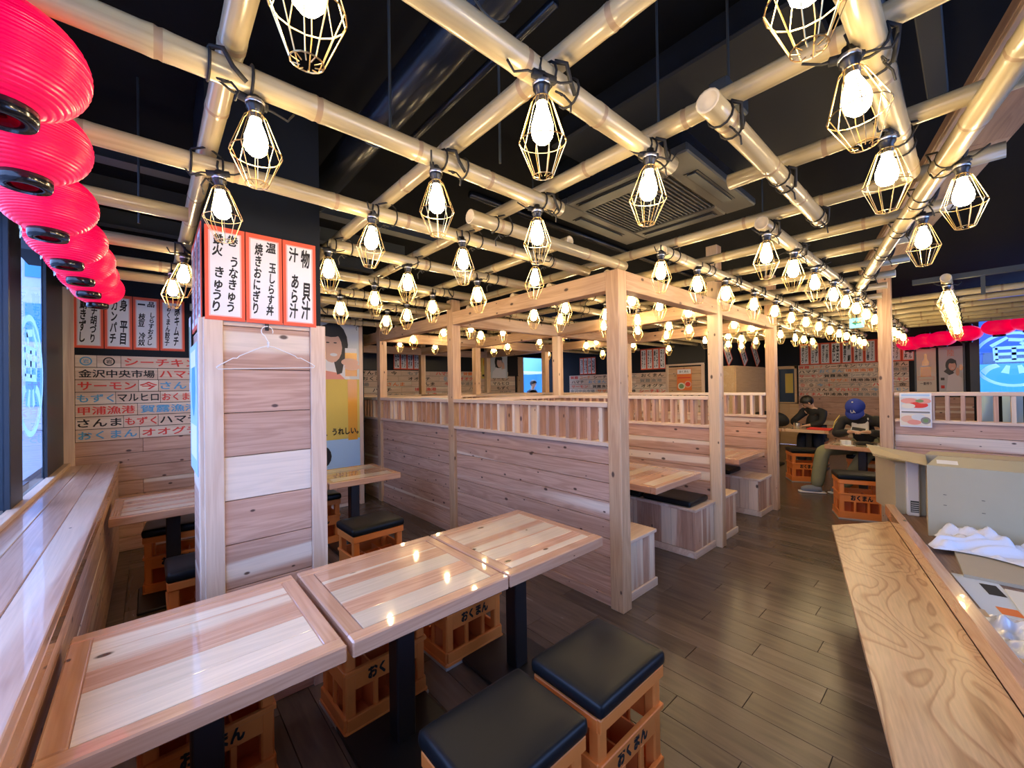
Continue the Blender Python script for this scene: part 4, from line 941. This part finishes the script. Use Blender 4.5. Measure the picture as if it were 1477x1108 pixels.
l0 = thing('red_lantern', 'x', 'lantern', (0, 0, 0), (0, 0, 0), 'red lanterns along the left window')
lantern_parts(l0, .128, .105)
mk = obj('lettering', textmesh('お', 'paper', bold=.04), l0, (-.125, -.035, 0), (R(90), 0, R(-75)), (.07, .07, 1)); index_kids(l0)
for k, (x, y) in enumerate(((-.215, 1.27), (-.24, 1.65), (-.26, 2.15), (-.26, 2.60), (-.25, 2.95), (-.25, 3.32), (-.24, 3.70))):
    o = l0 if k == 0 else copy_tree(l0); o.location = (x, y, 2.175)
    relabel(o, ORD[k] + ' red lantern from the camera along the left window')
tag(obj('lantern_cord', B().tube([(-.25, .4 + .38 * k, 2.362) for k in range(11)], .005, 6).mesh('lantern_cord', 'rope', True)), 'black cord along the left window holding the red lanterns', 'cord')
l1 = thing('red_lantern', 'x', 'lantern', (0, 0, 0), (0, 0, 0), 'red lanterns before the far window'); lantern_parts(l1, .195, .13); index_kids(l1)
for k, (x, y, z) in enumerate(((11.36, .817, 2.24), (11.10, .575, 2.26), (10.84, .349, 2.26), (10.58, .05, 2.30), (10.30, -.305, 2.35), (10.05, -.60, 2.37))):
    o = l1 if k == 0 else copy_tree(l1); o.location = (x, y, z); relabel(o, ORD[k] + ' red lantern from the left before the far window')
ex = thing('exit_sign', 'pale blue lit exit sign with a left arrow hanging over the aisle', 'sign', (7.0, 1.0, 2.275), ROTX)
obj('panel', B().box(-.075, -.065, -.01, .075, .065, .01).mesh('panel', 'exit', bevel=.004), ex)
obj('arrow', B().add([(-.05, 0, 0), (-.005, .035, 0), (-.005, .012, 0), (.05, .012, 0), (.05, -.012, 0), (-.005, -.012, 0), (-.005, -.035, 0)], [(0, 1, 2, 3, 4, 5, 6)]).mesh('arrow', 'exitg'), ex, (0, 0, .0105))
obj('rod', B().tube([(0, .065, 0), (0, .75, 0)], .006, 6).mesh('rod', 'black'), ex)

# ------------------------------------------------------------------ plywood bench, platform and the things on it
BD = Vector((.9716, .2366)); BN = Vector((-.2366, .9716)); BA = math.atan2(BD.y, BD.x)
def on_bench(s, n): p = BD * s + BN * n; return (p.x, p.y)
be = thing('plywood_bench', 'long lacquered plywood bench along the right side of the aisle', 'bench', (0, 0, 0), (0, 0, BA))
s1a, s1b = 3.91, 4.24     # far end of the seat, aisle side and wall side
seat = B(); pts = [(.25, -.583), (.25, -.211), (s1a, -.211), (s1b, -.583)]
seat.add([(x, y, z) for z in (.398, .42) for x, y in pts], [(0, 1, 2, 3)[::-1], (4, 5, 6, 7), (0, 1, 5, 4), (1, 2, 6, 5), (2, 3, 7, 6), (3, 0, 4, 7)])
obj('seat_board', seat.mesh('seat_board', 'ply', bevel=.002), be)
plank('back_board', be, 4.2, .085, .058, 'tableframe', (2.35, -.613, .4625), (R(90), 0, 0), .004)
for s in (.5, 1.05, 1.6, 2.15, 2.7, 3.25, 3.8): plank('support', be, .24, .396, .02, 'lightply', (s, -.46, .199), (R(90), 0, R(90)))
plank('apron', be, 3.5, .05, .02, 'darkwood', (2.1, -.30, .370), (R(90), 0, 0))
pf = thing('raised_platform', 'dark brown raised platform behind the plywood bench', 'platform', (0, 0, 0), (0, 0, BA))
pb = B(); pts = [(.25, -.645), (.25, -2.5), (4.75, -3.5), (5.35, -.72), (4.75, -.645)]
pb.add([(x, y, z) for z in (.0, .44) for x, y in pts], [(0, 1, 2, 3, 4)[::-1], (5, 6, 7, 8, 9), (0, 1, 6, 5), (1, 2, 7, 6), (2, 3, 8, 7), (3, 4, 9, 8), (4, 0, 5, 9)])
obj('deck', pb.mesh('deck', 'darkwood', bevel=.003), pf)
partition('cedar partition with slats behind the open cardboard box', (5.72, .53, 0), ROTX, 3.1)
def carton(label, loc, rz, w, d, h, m, flaps=True):
    t = thing('cardboard_box', label, 'box', loc, (0, 0, rz)); b = B(); k = .006
    obj('front_wall', b.box(0, -w, 0, k, 0, h).mesh('front_wall', m + '_l' if m == 'card' else m, bevel=.001), t)
    obj('back_wall', B().box(d - k, -w, 0, d, 0, h).mesh('back_wall', m, bevel=.001), t)
    obj('side_wall', B().box(k, -k, 0, d - k, 0, h).box(k, -w, 0, d - k, -w + k, h).mesh('side_wall', m), t)
    obj('bottom', B().box(k, -w + k, .001, d - k, -k, k).mesh('bottom', 'card_in'), t)
    return t
cb = carton('large open cardboard box on the platform behind the bench', (3.975, .215, .441), R(4), .82, .56, .475, 'card')
obj('flap', B().add([(0, 0, .475), (.55, 0, .475), (.78, .36, .50), (.42, .30, .47), (0, .0, .481), (.55, 0, .481), (.78, .36, .506), (.42, .30, .476)], [(0, 1, 2, 3), (4, 5, 6, 7), (0, 1, 5, 4), (1, 2, 6, 5), (2, 3, 7, 6), (3, 0, 4, 7)]).mesh('flap', 'card'), cb)
obj('flap', B().add([(0, 0, .475), (0, -.82, .475), (.22, -.80, .515), (.22, -.06, .515), (0, 0, .481), (0, -.82, .481), (.22, -.80, .521), (.22, -.06, .521)], [(0, 1, 2, 3), (4, 5, 6, 7), (0, 1, 5, 4), (1, 2, 6, 5), (2, 3, 7, 6), (3, 0, 4, 7)]).mesh('flap', 'card_l'), cb)
obj('flap', B().add([(.56, 0, .475), (.56, -.82, .475), (.86, -.80, .47), (.86, -.04, .47), (.56, 0, .481), (.56, -.82, .481), (.86, -.80, .476), (.86, -.04, .476)], [(0, 1, 2, 3), (4, 5, 6, 7), (0, 1, 5, 4), (1, 2, 6, 5), (2, 3, 7, 6), (3, 0, 4, 7)]).mesh('flap', 'card'), cb)
obj('packing_tape', B().box(-.0012, -.82, .40, 0, 0, .475).mesh('packing_tape', 'card_l'), cb)
obj('packing_tape', B().box(.12, 0, .28, .46, .0012, .34).mesh('packing_tape', 'tape'), cb)
obj('shipping_label', B().add([(.05, -.05, .4905), (.05, -.15, .4905), (.13, -.15, .505), (.13, -.05, .505)], [(0, 1, 2, 3)]).mesh('shipping_label', 'paper'), cb)
obj('staple', B().box(-.002, -.09, .29, 0, -.075, .293).box(-.002, -.26, .28, 0, -.245, .283).box(-.002, -.09, .22, 0, -.075, .223).box(-.002, -.26, .20, 0, -.245, .203).mesh('staple', 'black'), cb)
c2 = carton('brown cardboard box standing behind the large open one', (4.46, .42, .441), R(26), .34, .36, .40, 'card')
obj('lid', B().box(-.01, -.36, .40, .38, .01, .41).mesh('lid', 'card'), c2)
ap = thing('white_appliance', 'white appliance with a grey grille between the two cardboard boxes', 'appliance', (4.455, .335, .441), (0, 0, R(15)))
obj('case', B().box(0, -.055, 0, .05, .02, .42).mesh('case', 'white', bevel=.008), ap)
gq = obj('grille', B().box(-.003, -.048, .03, 0, .0, .12).mesh('grille', 'steel'), ap)
for k in range(5): obj('grille_slat', B().box(-.006, -.046, .038 + .016 * k, -.002, -.003, .043 + .016 * k).mesh('grille_slat', 'palegrey'), gq)
# white cloth, heaped
def heap(name, mat, nx, ny, fn):
    b = B(); vs = [fn(i / nx, j / ny) for j in range(ny + 1) for i in range(nx + 1)]
    b.add(vs, [(j * (nx + 1) + i, j * (nx + 1) + i + 1, (j + 1) * (nx + 1) + i + 1, (j + 1) * (nx + 1) + i) for j in range(ny) for i in range(nx)]); return b.mesh(name, mat, True)
def cloth(u, v):   # u along -y, v along +x
    y = .17 - .78 * u + .03 * sin(7 * v); x = 3.56 + .36 * v + .09 * (1 - v) * sin(5 * u + .4) - .05 * u
    z = .475 + .085 * v ** 1.3 * (.55 + .45 * sin(9 * u + 1.3)) + .03 * sin(16 * u + 5 * v) * v + .018 * sin(7 * v - 9 * u) + .055 * math.exp(-((u - .26) / .09) ** 2) * v
    z += .022 * sin(31 * u + 9 * v + 3 * sin(8 * v)) * (.4 + v) + .012 * sin(47 * u - 22 * v)
    e = min(u, 1 - u, v, 1 - v) / .05
    return (x, y, max(.466, z * min(1, e) + .468 * (1 - min(1, e))))
tag(obj('white_cloth', heap('white_cloth', 'cloth', 60, 30, cloth)), 'crumpled white cloth heaped in front of the large cardboard box', 'cloth')
def sheet(name, label, cat, loc, rz, w, d, th, mat, shapes=()):
    t = thing(name, label, cat, loc, (0, 0, rz))
    obj('sheet', B().box(-w / 2, -d / 2, 0, w / 2, d / 2, th).mesh('sheet', mat), t)
    prints(t, shapes, th + .0006); return t
sheet('cardboard_sheet', 'flat brown cardboard sheet under the white cloth', 'cardboard', (3.50, -.24, .4415), R(6), .42, .62, .018, 'card')
sheet('paper_sheet', 'pale grey printed sheet lying beside the bench back board', 'paper', (3.06, -.045, .4415), R(14), .50, .16, .002, 'palegrey', [(rect(.02, -.06, .16, .0), 'ink'), (rect(-.2, -.05, -.12, .02), 'inkorange')])
sheet('magazine', 'open magazine with a reddish food photograph near the right edge', 'magazine', (3.02, -.27, .4415), R(8), .42, .30, .006, 'cream', [(ell(.05, .0, .14, .11), 'pinkp'), (ell(.0, .04, .09, .06), 'inkorange'), (ell(.08, -.04, .08, .05), 'yellow'), (ell(-.08, -.03, .07, .06), 'facep'), (ell(.02, .0, .05, .03), 'cream')])
def wrapf(u, v):
    e = min(u, 1 - u, v, 1 - v) / .12
    return (2.28 + .50 * u + .05 * sin(5 * v), -.13 - .30 * v + .13 * u, .447 + min(1, e) * (.022 + .016 * sin(17 * u + 6 * v) + .012 * sin(29 * v - 11 * u) + .008 * sin(43 * u)))
tag(obj('plastic_bag', heap('plastic_bag', plain('clear_white_plastic', (.62, .66, .74), .18, coat=.6), 36, 24, wrapf)), 'crumpled clear white plastic packing on the platform at the right edge', 'packing')
sheet('plywood_offcut', 'thin plywood offcut strip lying by the bench back board', 'board', (2.45, -.092, .4415), R(13.7), .80, .05, .008, 'lightply')
cc = B()
for k in range(7): cc.tube([(.065 * cos(a * pi / 12) + .008 * k, (.03 + .003 * k) * sin(a * pi / 12), .012 + .004 * k + .004 * sin(a)) for a in range(24)], .0045, 6, closed=True)
tag(obj('cable_coil', cc.mesh('cable_coil', 'rope', True), None, (2.72, -.20, .472), (0, 0, R(-60))), 'coil of black electric cable on the platform at the right edge', 'cable')
tp = B().lathe([(.022, 0), (.03, 0), (.03, .025), (.022, .025), (.022, 0)], 20)
tag(obj('tape_roll', tp.mesh('tape_roll', 'palegrey', True), None, (3.80, -.62, .97)), 'roll of clear tape on the flap of the large box', 'tape')
ps = poster('food poster with raw fish and shellfish photographs on the slatted partition', (5.652, .375, 1.21), ROTX, .225, .335, 'paper',
   [(rect(-.10, .135, .10, .155), 'palebluep'), (rect(-.105, .0, .105, .125), 'palegrey'), (ell(-.04, .09, .065, .028), 'pinkp'), (ell(.02, .05, .07, .03), 'inkred'), (ell(.06, .09, .05, .026), 'pinkp'), (ell(-.05, .04, .05, .025), 'cream'), (ell(.03, .09, .03, .015), 'greenp'),
    (rect(-.10, -.03, .10, -.012), 'inkgrey'), (rect(-.105, -.155, .105, -.035), 'cream'), (ell(-.05, -.09, .055, .035), 'facep'), (ell(.02, -.07, .05, .03), 'palegrey'), (ell(.07, -.10, .035, .035), 'inkgrey'), (ell(-.01, -.12, .05, .025), 'pinkp'), (ell(.07, -.10, .018, .02), 'greenp')])
for k in range(3):
    t = thing('plastic_sheet', ('left', 'middle', 'right')[k] + ' pale plastic sheet hanging behind the right slatted partition', 'sheet', (6.3, -.10 - .16 * k, 0))
    obj('film', heap('film', 'palebluep', 6, 12, lambda u, v: (.02 * sin(9 * v + 5 * u), -.065 + .13 * u, .0 + 1.36 * v)), t)
sd = thing('smoke_detector', 'white round smoke detector on the ceiling above the aisle', 'detector', (4.35, 1.31, 2.60))
obj('housing', B().lathe([(0, -.03), (.05, -.028), (.07, -.012), (.075, 0), (0, 0)], 24).mesh('housing', 'white', True), sd)
obj('stem', B().tube([(0, 0, 0), (0, 0, .45)], .008, 8).mesh('stem', 'black'), sd)

# ------------------------------------------------------------------ people
def skin_mesh(name, verts, edges, mat, levels=1, root=0):
    me = bpy.data.meshes.new(name); me.from_pydata([v[0] for v in verts], edges, [])
    o = bpy.data.objects.new(name, me); COL.objects.link(o)
    md = o.modifiers.new('skin', 'SKIN'); md.use_smooth_shade = True; md.branch_smoothing = .6
    sv = me.skin_vertices[0].data
    for i, v in enumerate(verts):
        r = v[1]; sv[i].radius = (r, r) if not isinstance(r, tuple) else r
        sv[i].use_root = (i == root)
    sb = o.modifiers.new('subd', 'SUBSURF'); sb.levels = levels; sb.render_levels = levels
    dg = bpy.context.evaluated_depsgraph_get(); m2 = bpy.data.meshes.new_from_object(o.evaluated_get(dg)); m2.name = name
    bpy.data.objects.remove(o); m2.materials.clear(); m2.materials.append(M[mat]); m2.polygons.foreach_set('use_smooth', [True] * len(m2.polygons)); return m2
def person(label, J, face, top='jacket', legs='khaki', cap=None, hair=True, shoes=True):
    hip, chest, neck, head = (Vector(J[k]) for k in ('hip', 'chest', 'neck', 'head')); f = Vector(face).normalized()
    base = Vector((hip.x, hip.y, 0)); t = thing('person', label, 'person', base)
    rel = lambda p: tuple(Vector(p) - base)
    sl, sr, el, er, wl, wr = (Vector(J[k]) for k in ('sl', 'sr', 'el', 'er', 'wl', 'wr'))
    kl, kr, al, ar = (Vector(J[k]) for k in ('kl', 'kr', 'al', 'ar'))
    side = (sl - sr).normalized(); hl = hip + side * .09; hr = hip - side * .09
    up = (head - neck).normalized()
    V = [(rel(hip), .105), (rel(hip.lerp(chest, .5)), .115), (rel(chest), .12), (rel(neck), .052), (rel(head - up * .05), .066), (rel(head + up * .03), .082), (rel(head + up * .085), .05)]
    E_ = [(0, 1), (1, 2), (2, 7), (7, 3), (3, 4), (4, 5), (5, 6)]; V.append((rel(chest.lerp(neck, .4)), .095))
    def chain(start, pts):
        p = start
        for q, r in pts: V.append((rel(q), r)); E_.append((p, len(V) - 1)); p = len(V) - 1
        return p
    for s_, e_, w_, hdir in ((sl, el, wl, J.get('hl')), (sr, er, wr, J.get('hr'))):
        hd = (Vector(hdir) if hdir else (w_ - e_)).normalized()
        p = chain(7, [(s_, .052), (s_.lerp(e_, .5), .045), (e_, .038), (w_, .026)])
        pn = w_ + hd * .055; p = chain(p, [(pn, .030)])
        q = hd.cross(Vector((0, 0, 1)));
        q = q.normalized() if q.length > .01 else side
        dn = Vector((0, 0, -1))
        for k in range(4):
            o_ = q * (-.024 + .016 * k); ln = (.070, .082, .078, .062)[k]
            chain(p, [(pn + o_ + hd * .03, .0095), (pn + o_ + hd * (.03 + ln * .45) + dn * .008, .0085), (pn + o_ + hd * (.03 + ln * .75) + dn * .03, .0075)])
        chain(p, [(pn - q * .035 - hd * .005, .011), (pn - q * .045 + hd * .04, .009)])
    for h_, k_, a_2 in ((hl, kl, al), (hr, kr, ar)):
        chain(0, [(h_, .085), (h_.lerp(k_, .5), .072), (k_, .055), (k_.lerp(a_2, .4), .050), (a_2, .034)])
    obj('body', skin_mesh('body', V, E_, 'skin'), t)
    # clothing
    V = [(rel(hip + Vector((0, 0, .03))), .14), (rel(hip.lerp(chest, .5)), .15), (rel(chest), .155), (rel(chest.lerp(neck, .4)), .125), (rel(neck - (neck - chest) * .06), .078)]; E_ = [(0, 1), (1, 2), (2, 3), (3, 4)]
    for s_, e_, w_ in ((sl, el, wl), (sr, er, wr)):
        chain(3, [(s_, .078), (s_.lerp(e_, .5), .066), (e_, .058), (e_.lerp(w_, .55), .050), (e_.lerp(w_, .95), .042)])
    obj('jacket' if top == 'jacket' else 'shirt', skin_mesh('jacket', V, E_, top), t)
    V = [(rel(hip), .13)]; E_ = []
    for h_, k_, a_2 in ((hl, kl, al), (hr, kr, ar)):
        chain(0, [(h_, .11), (h_.lerp(k_, .5), .105), (k_, .092), (k_.lerp(a_2, .45), .085), (k_.lerp(a_2, 1.08), .078)])
    obj('trousers', skin_mesh('trousers', V, E_, legs), t)
    if shoes:
        for a_2, kk, tdir in ((al, 'tl', J.get('tl')), (ar, 'tr', J.get('tr'))):
            d = Vector(tdir).normalized() if tdir else Vector((f.x, f.y, 0)).normalized(); a0 = Vector((a_2.x, a_2.y, 0))
            V = [(rel(a0 - d * .06 + Vector((0, 0, .055))), .052), (rel(a0 + d * .03 + Vector((0, 0, .06))), .056), (rel(a0 + d * .12 + Vector((0, 0, .05))), .050), (rel(a0 + d * .19 + Vector((0, 0, .04))), .038)]
            sh = obj('shoe', skin_mesh('shoe', V, [(0, 1), (1, 2), (2, 3)], 'shoe', root=1), t)
            m = Matrix.Rotation(math.atan2(d.y, d.x), 4, 'Z'); q = a0 - base
            so = B().box(-.10, -.045, 0, .21, .045, .022, mat=Matrix.Translation(q) @ m).mesh('sole', 'sole', bevel=.01); obj('sole', so, sh)
    # head details in the frame of the face: X forward, Z up
    fx = (f - up * f.dot(up)).normalized(); fy = up.cross(fx); fm = Matrix((fx, fy, up)).transposed().to_4x4(); fm.translation = head - base + up * .02
    det = B().lathe([(0, -.03), (.012, -.02), (.008, .01), (.003, .025), (0, .026)], 8, c=(.092, 0, -.015))
    nz = obj('nose', det.mesh('nose', 'skin', True), t); nz.matrix_local = fm
    for s in (-1, 1):
        e = obj('eye', B().lathe([(0, -.006), (.009, -.003), (.009, .003), (0, .006)], 8, c=(.079, s * .031, .0)).mesh('eye', 'hair', True), t); e.matrix_local = fm
        e = obj('ear', B().lathe([(0, -.03), (.012, -.02), (.016, .01), (.008, .03), (0, .032)], 8, c=(-.005, s * .083, -.01)).mesh('ear', 'skin', True), t); e.matrix_local = fm
    e = obj('mouth', B().box(.078, -.022, -.066, .088, .022, -.060).mesh('mouth', 'pinkp'), t); e.matrix_local = fm
    def dome(r, z0, n=20, k=8, sx=1.08, name='hair', mat='hair', front=None):
        b = B(); vs = []; fs = []
        for i in range(k + 1):
            for j in range(n):
                a = 2 * pi * j / n; lo = z0 if not front else (z0 + (front - z0) * max(0, cos(a)) ** .5)
                th = (pi / 2 - lo) * (i / k); ph = pi / 2 - th
                vs.append((r * sx * cos(ph) * cos(a) - .012, r * cos(ph) * sin(a), r * 1.05 * sin(ph) + .012))
        for i in range(k):
            for j in range(n): fs.append((i * n + j, i * n + (j + 1) % n, (i + 1) * n + (j + 1) % n, (i + 1) * n + j))
        b.add(vs, fs); o = obj(name, b.mesh(name, mat, True), t); o.matrix_local = fm; return o
    if hair: dome(.099, -.75, front=.42)
    if cap:
        c = dome(.108, -.05, name='cap', mat=cap)
        br = B(); n = 14; vs = []
        for zz in (.0, -.008):
            for i in range(n + 1):
                a = -1.15 + 2.3 * i / n; vs += [(.100 * cos(a), .104 * sin(a), .018 + zz), (.10 * cos(a) + .075 * cos(a * .7), .112 * sin(a), .006 + zz - .012)]
        fs = []; m_ = 2 * (n + 1)
        for i in range(n):
            fs += [(2 * i, 2 * i + 1, 2 * i + 3, 2 * i + 2), (m_ + 2 * i, m_ + 2 * i + 2, m_ + 2 * i + 3, m_ + 2 * i + 1), (2 * i + 1, m_ + 2 * i + 1, m_ + 2 * i + 3, 2 * i + 3)]
        b2 = obj('brim', br.add(vs, fs).mesh('brim', cap, True), c)
        bt_ = obj('button', B().lathe([(0, .012), (.008, .008), (.009, 0), (0, 0)], 10).mesh('button', 'paper', True), c, (-.012, 0, .124))
        lt = obj('cap_lettering', textmesh('LA', 'paper', bold=.03), c); lt.matrix_local = Matrix.Translation((.096, 0, .065)) @ Matrix.Rotation(R(90), 4, 'Z') @ Matrix.Rotation(R(90 - 28), 4, 'X') @ Matrix.Diagonal((.05, .045, 1, 1))
    return t
p1 = person('person in a royal blue cap and black jersey, bent over a phone at the table',
    dict(hip=(7.40, .98, .60), chest=(7.27, 1.0, .92), neck=(7.15, 1.02, 1.06), head=(7.045, 1.035, 1.135), sl=(7.24, .80, .97), sr=(7.22, 1.20, .97), el=(7.07, .70, .80), er=(7.02, 1.25, .78),
         wl=(6.91, .90, .85), wr=(6.90, 1.07, .845), hl=(-.6, .5, .05), hr=(-.6, -.55, .05), kl=(6.97, .93, .56), kr=(6.88, 1.37, .57), al=(6.99, 1.16, .10), ar=(6.76, 1.42, .10), tl=(-.7, .6, 0), tr=(-.45, .9, 0)),
    (-.75, .05, -.66), cap='capblue')
obj('tee_front', B().box(-.26, -.09, .80, -.235, .09, 1.02).mesh('tee_front', 'tee', bevel=.01), p1, (0, .03, 0))
for s in (-1, 1): obj('sleeve_stripe', B().tube([(-.20, .02 + s * .235, 1.035), (-.27, .02 + s * .275, .95), (-.345, .02 + s * .285, .86)], .006, 5).mesh('sleeve_stripe', 'yellow'), p1)
p2 = person('person in a black hooded top looking down at the far table',
    dict(hip=(9.10, 1.93, .60), chest=(9.02, 1.90, .92), neck=(8.96, 1.93, 1.05), head=(8.91, 1.985, 1.13), sl=(8.90, 1.74, .97), sr=(9.12, 2.06, .97), el=(8.78, 1.76, .78), er=(8.95, 2.22, .78),
         wl=(8.70, 1.93, .745), wr=(8.76, 2.15, .745), kl=(8.75, 1.80, .53), kr=(8.82, 2.05, .53), al=(8.78, 1.80, .09), ar=(8.85, 2.08, .09)),
    (-.45, .80, -.35), legs='navy')
def sitter(label, x, y, dz, face, top):
    s = Vector((face[1], -face[0], 0)).normalized(); P = lambda a, b, z: (x + face[0] * a - s.x * b, y + face[1] * a - s.y * b, z + dz)
    return person(label, dict(hip=P(0, 0, .55), chest=P(.02, 0, .92), neck=P(.03, 0, 1.08), head=P(.06, 0, 1.19), sl=P(.02, .19, 1.0), sr=P(.02, -.19, 1.0), el=P(.12, .24, .76), er=P(.12, -.24, .76), wl=P(.33, .15, .74), wr=P(.33, -.15, .74),
        kl=P(.40, .10, .52), kr=P(.40, -.10, .52), al=P(.40, .10, .10), ar=P(.40, -.10, .10)), (*face, -.15), top=top, legs='navy')
sitter('dark haired person seated before the kitchen opening, on the left', 7.55, 7.75, .10, (.5, -.86), 'jacket')
sitter('dark haired person seated before the kitchen opening, on the right', 8.10, 7.20, .10, (-.8, -.6), 'navy')
def stander(label, x, y, face, top):
    s = Vector((face[1], -face[0], 0)).normalized(); P = lambda a, b, z: (x + face[0] * a - s.x * b, y + face[1] * a - s.y * b, z)
    return person(label, dict(hip=P(0, 0, .92), chest=P(.01, 0, 1.27), neck=P(.02, 0, 1.43), head=P(.05, 0, 1.56), sl=P(0, .19, 1.36), sr=P(0, -.19, 1.36), el=P(.05, .25, 1.08), er=P(.05, -.25, 1.08), wl=P(.28, .14, 1.04), wr=P(.28, -.14, 1.04),
        kl=P(.02, .10, .50), kr=P(.02, -.10, .50), al=P(0, .10, .08), ar=P(0, -.10, .08)), (*face, -.3), top=top, legs='navy')
stander('kitchen worker in dark blue standing in the kitchen opening', 8.45, 8.62, (.3, -.95), 'navy')
for k, (x, y) in enumerate(((7.55, 7.75), (8.10, 7.20))):
    o = copy_tree(cr); o.location = (x, y, 0); relabel(o, 'orange bottle crate under the person seated on the ' + ('left', 'right')[k] + ' before the kitchen')

# ------------------------------------------------------------------ small things on the far tables
ph = thing('mobile_phone', 'pale phone held by the person in the blue cap', 'phone', (6.865, .985, .878), (R(10), R(-35), 0))
obj('case', B().box(-.035, -.075, -.004, .035, .075, .004).mesh('case', 'paper', bevel=.003), ph); obj('screen', B().box(-.031, -.068, .004, .031, .068, .0048).mesh('screen', 'black'), ph)
bx = thing('small_carton', 'small white carton on the table of the capped person', 'carton', (6.62, 1.08, .701), (0, 0, R(20)))
obj('body', B().box(-.035, -.05, 0, .035, .05, .055).mesh('body', 'white', bevel=.004), bx); obj('seal', B().box(-.036, -.012, .0, .036, .012, .056).mesh('seal', 'palegrey'), bx)
sheet('paper_sheet', 'white paper on the table of the capped person', 'paper', (6.56, 1.04, .7012), R(30), .14, .10, .001, 'paper')
sheet('clip_board', 'pale blue folder at the right of the capped table', 'folder', (6.62, .74, .7012), R(5), .22, .26, .004, 'palebluep', [(rect(-.09, -.1, .09, .1), 'palegrey')])
bl = B().tube([(0, -.08, .02), (.03, -.02, .025), (.02, .05, .02), (-.03, .08, .02)], [.018, .026, .024, .012], 8)
tag(obj('black_pouch', bl.mesh('black_pouch', 'rope', True), None, (6.66, .90, .703)), 'small black pouch beside the white carton', 'pouch')
tr = thing('red_tray', 'red plastic tray on the far occupied table', 'tray', (8.42, 1.71, .7012))
obj('base', B().box(-.11, -.15, 0, .11, .15, .006).mesh('base', 'inkred', bevel=.002), tr)
obj('lip', B().box(-.12, -.16, .006, -.108, .16, .024).box(.108, -.16, .006, .12, .16, .024).box(-.108, -.16, .006, .108, -.148, .024).box(-.108, .148, .006, .108, .16, .024).mesh('lip', 'inkred', bevel=.002), tr)
cu = thing('steel_cup', 'steel cup with a lid on the far occupied table', 'cup', (8.50, 2.05, .7012))
obj('wall', B().lathe([(0, 0), (.034, 0), (.038, .09), (.035, .09), (.031, .006), (0, .006)], 18).mesh('wall', 'silver', True), cu); obj('lid', B().lathe([(0, .105), (.02, .104), (.040, .096), (.040, .09), (0, .09)], 18).mesh('lid', 'black', True), cu)
bg_ = thing('dark_bag', 'dark soft bag lying on the table by the far door', 'bag', (8.62, 2.5, .7012))
def bagf(u, v): 
    a = 2 * pi * u; r = 1 + .12 * sin(3 * a + 4 * v); return (.22 * r * cos(a) * sin(pi * v) ** .6, .32 * r * sin(a) * sin(pi * v) ** .6, max(0, .13 - .13 * cos(pi * v) * (1 + .15 * sin(2 * a))))
obj('body', heap('body', 'rope', 20, 10, bagf), bg_); obj('strap', B().tube([(-.1, -.2, .12), (-.12, 0, .27), (-.1, .2, .14)], .012, 6).mesh('strap', 'black', True), bg_)
sheet('clear_wrap', 'shiny clear wrapping lying on the partition rail at left', 'wrapping', (2.36, 3.95, 1.386), R(4), .08, .42, .006, 'palegrey', [(ell(0, 0, .025, .12), 'paper')])
# door in the far corner with its window and a picture beyond
dr = sroot('door_1', (XF, 3.08, 0), ROTX)
for k, (a, b, c, e) in enumerate(((-.30, 1.0, .30, 1.03), (-.30, 1.83, .30, 1.90), (-.30, 1.0, -.25, 1.9), (.25, 1.0, .30, 1.9))): struct('frame', B().box(a, b, 0, c, e, .03).mesh('frame', 'lightply', bevel=.003), dr)
struct('pane', B().box(-.25, 1.03, .004, .25, 1.83, .008).mesh('pane', 'facade_d'), dr)
struct('paper_note', B().box(-.23, 1.38, .012, -.13, 1.56, .014).mesh('paper_note', 'paper'), dr)
struct('picture', B().box(.06, 1.25, .012, .22, 1.72, .014).mesh('picture', 'yellow'), dr)
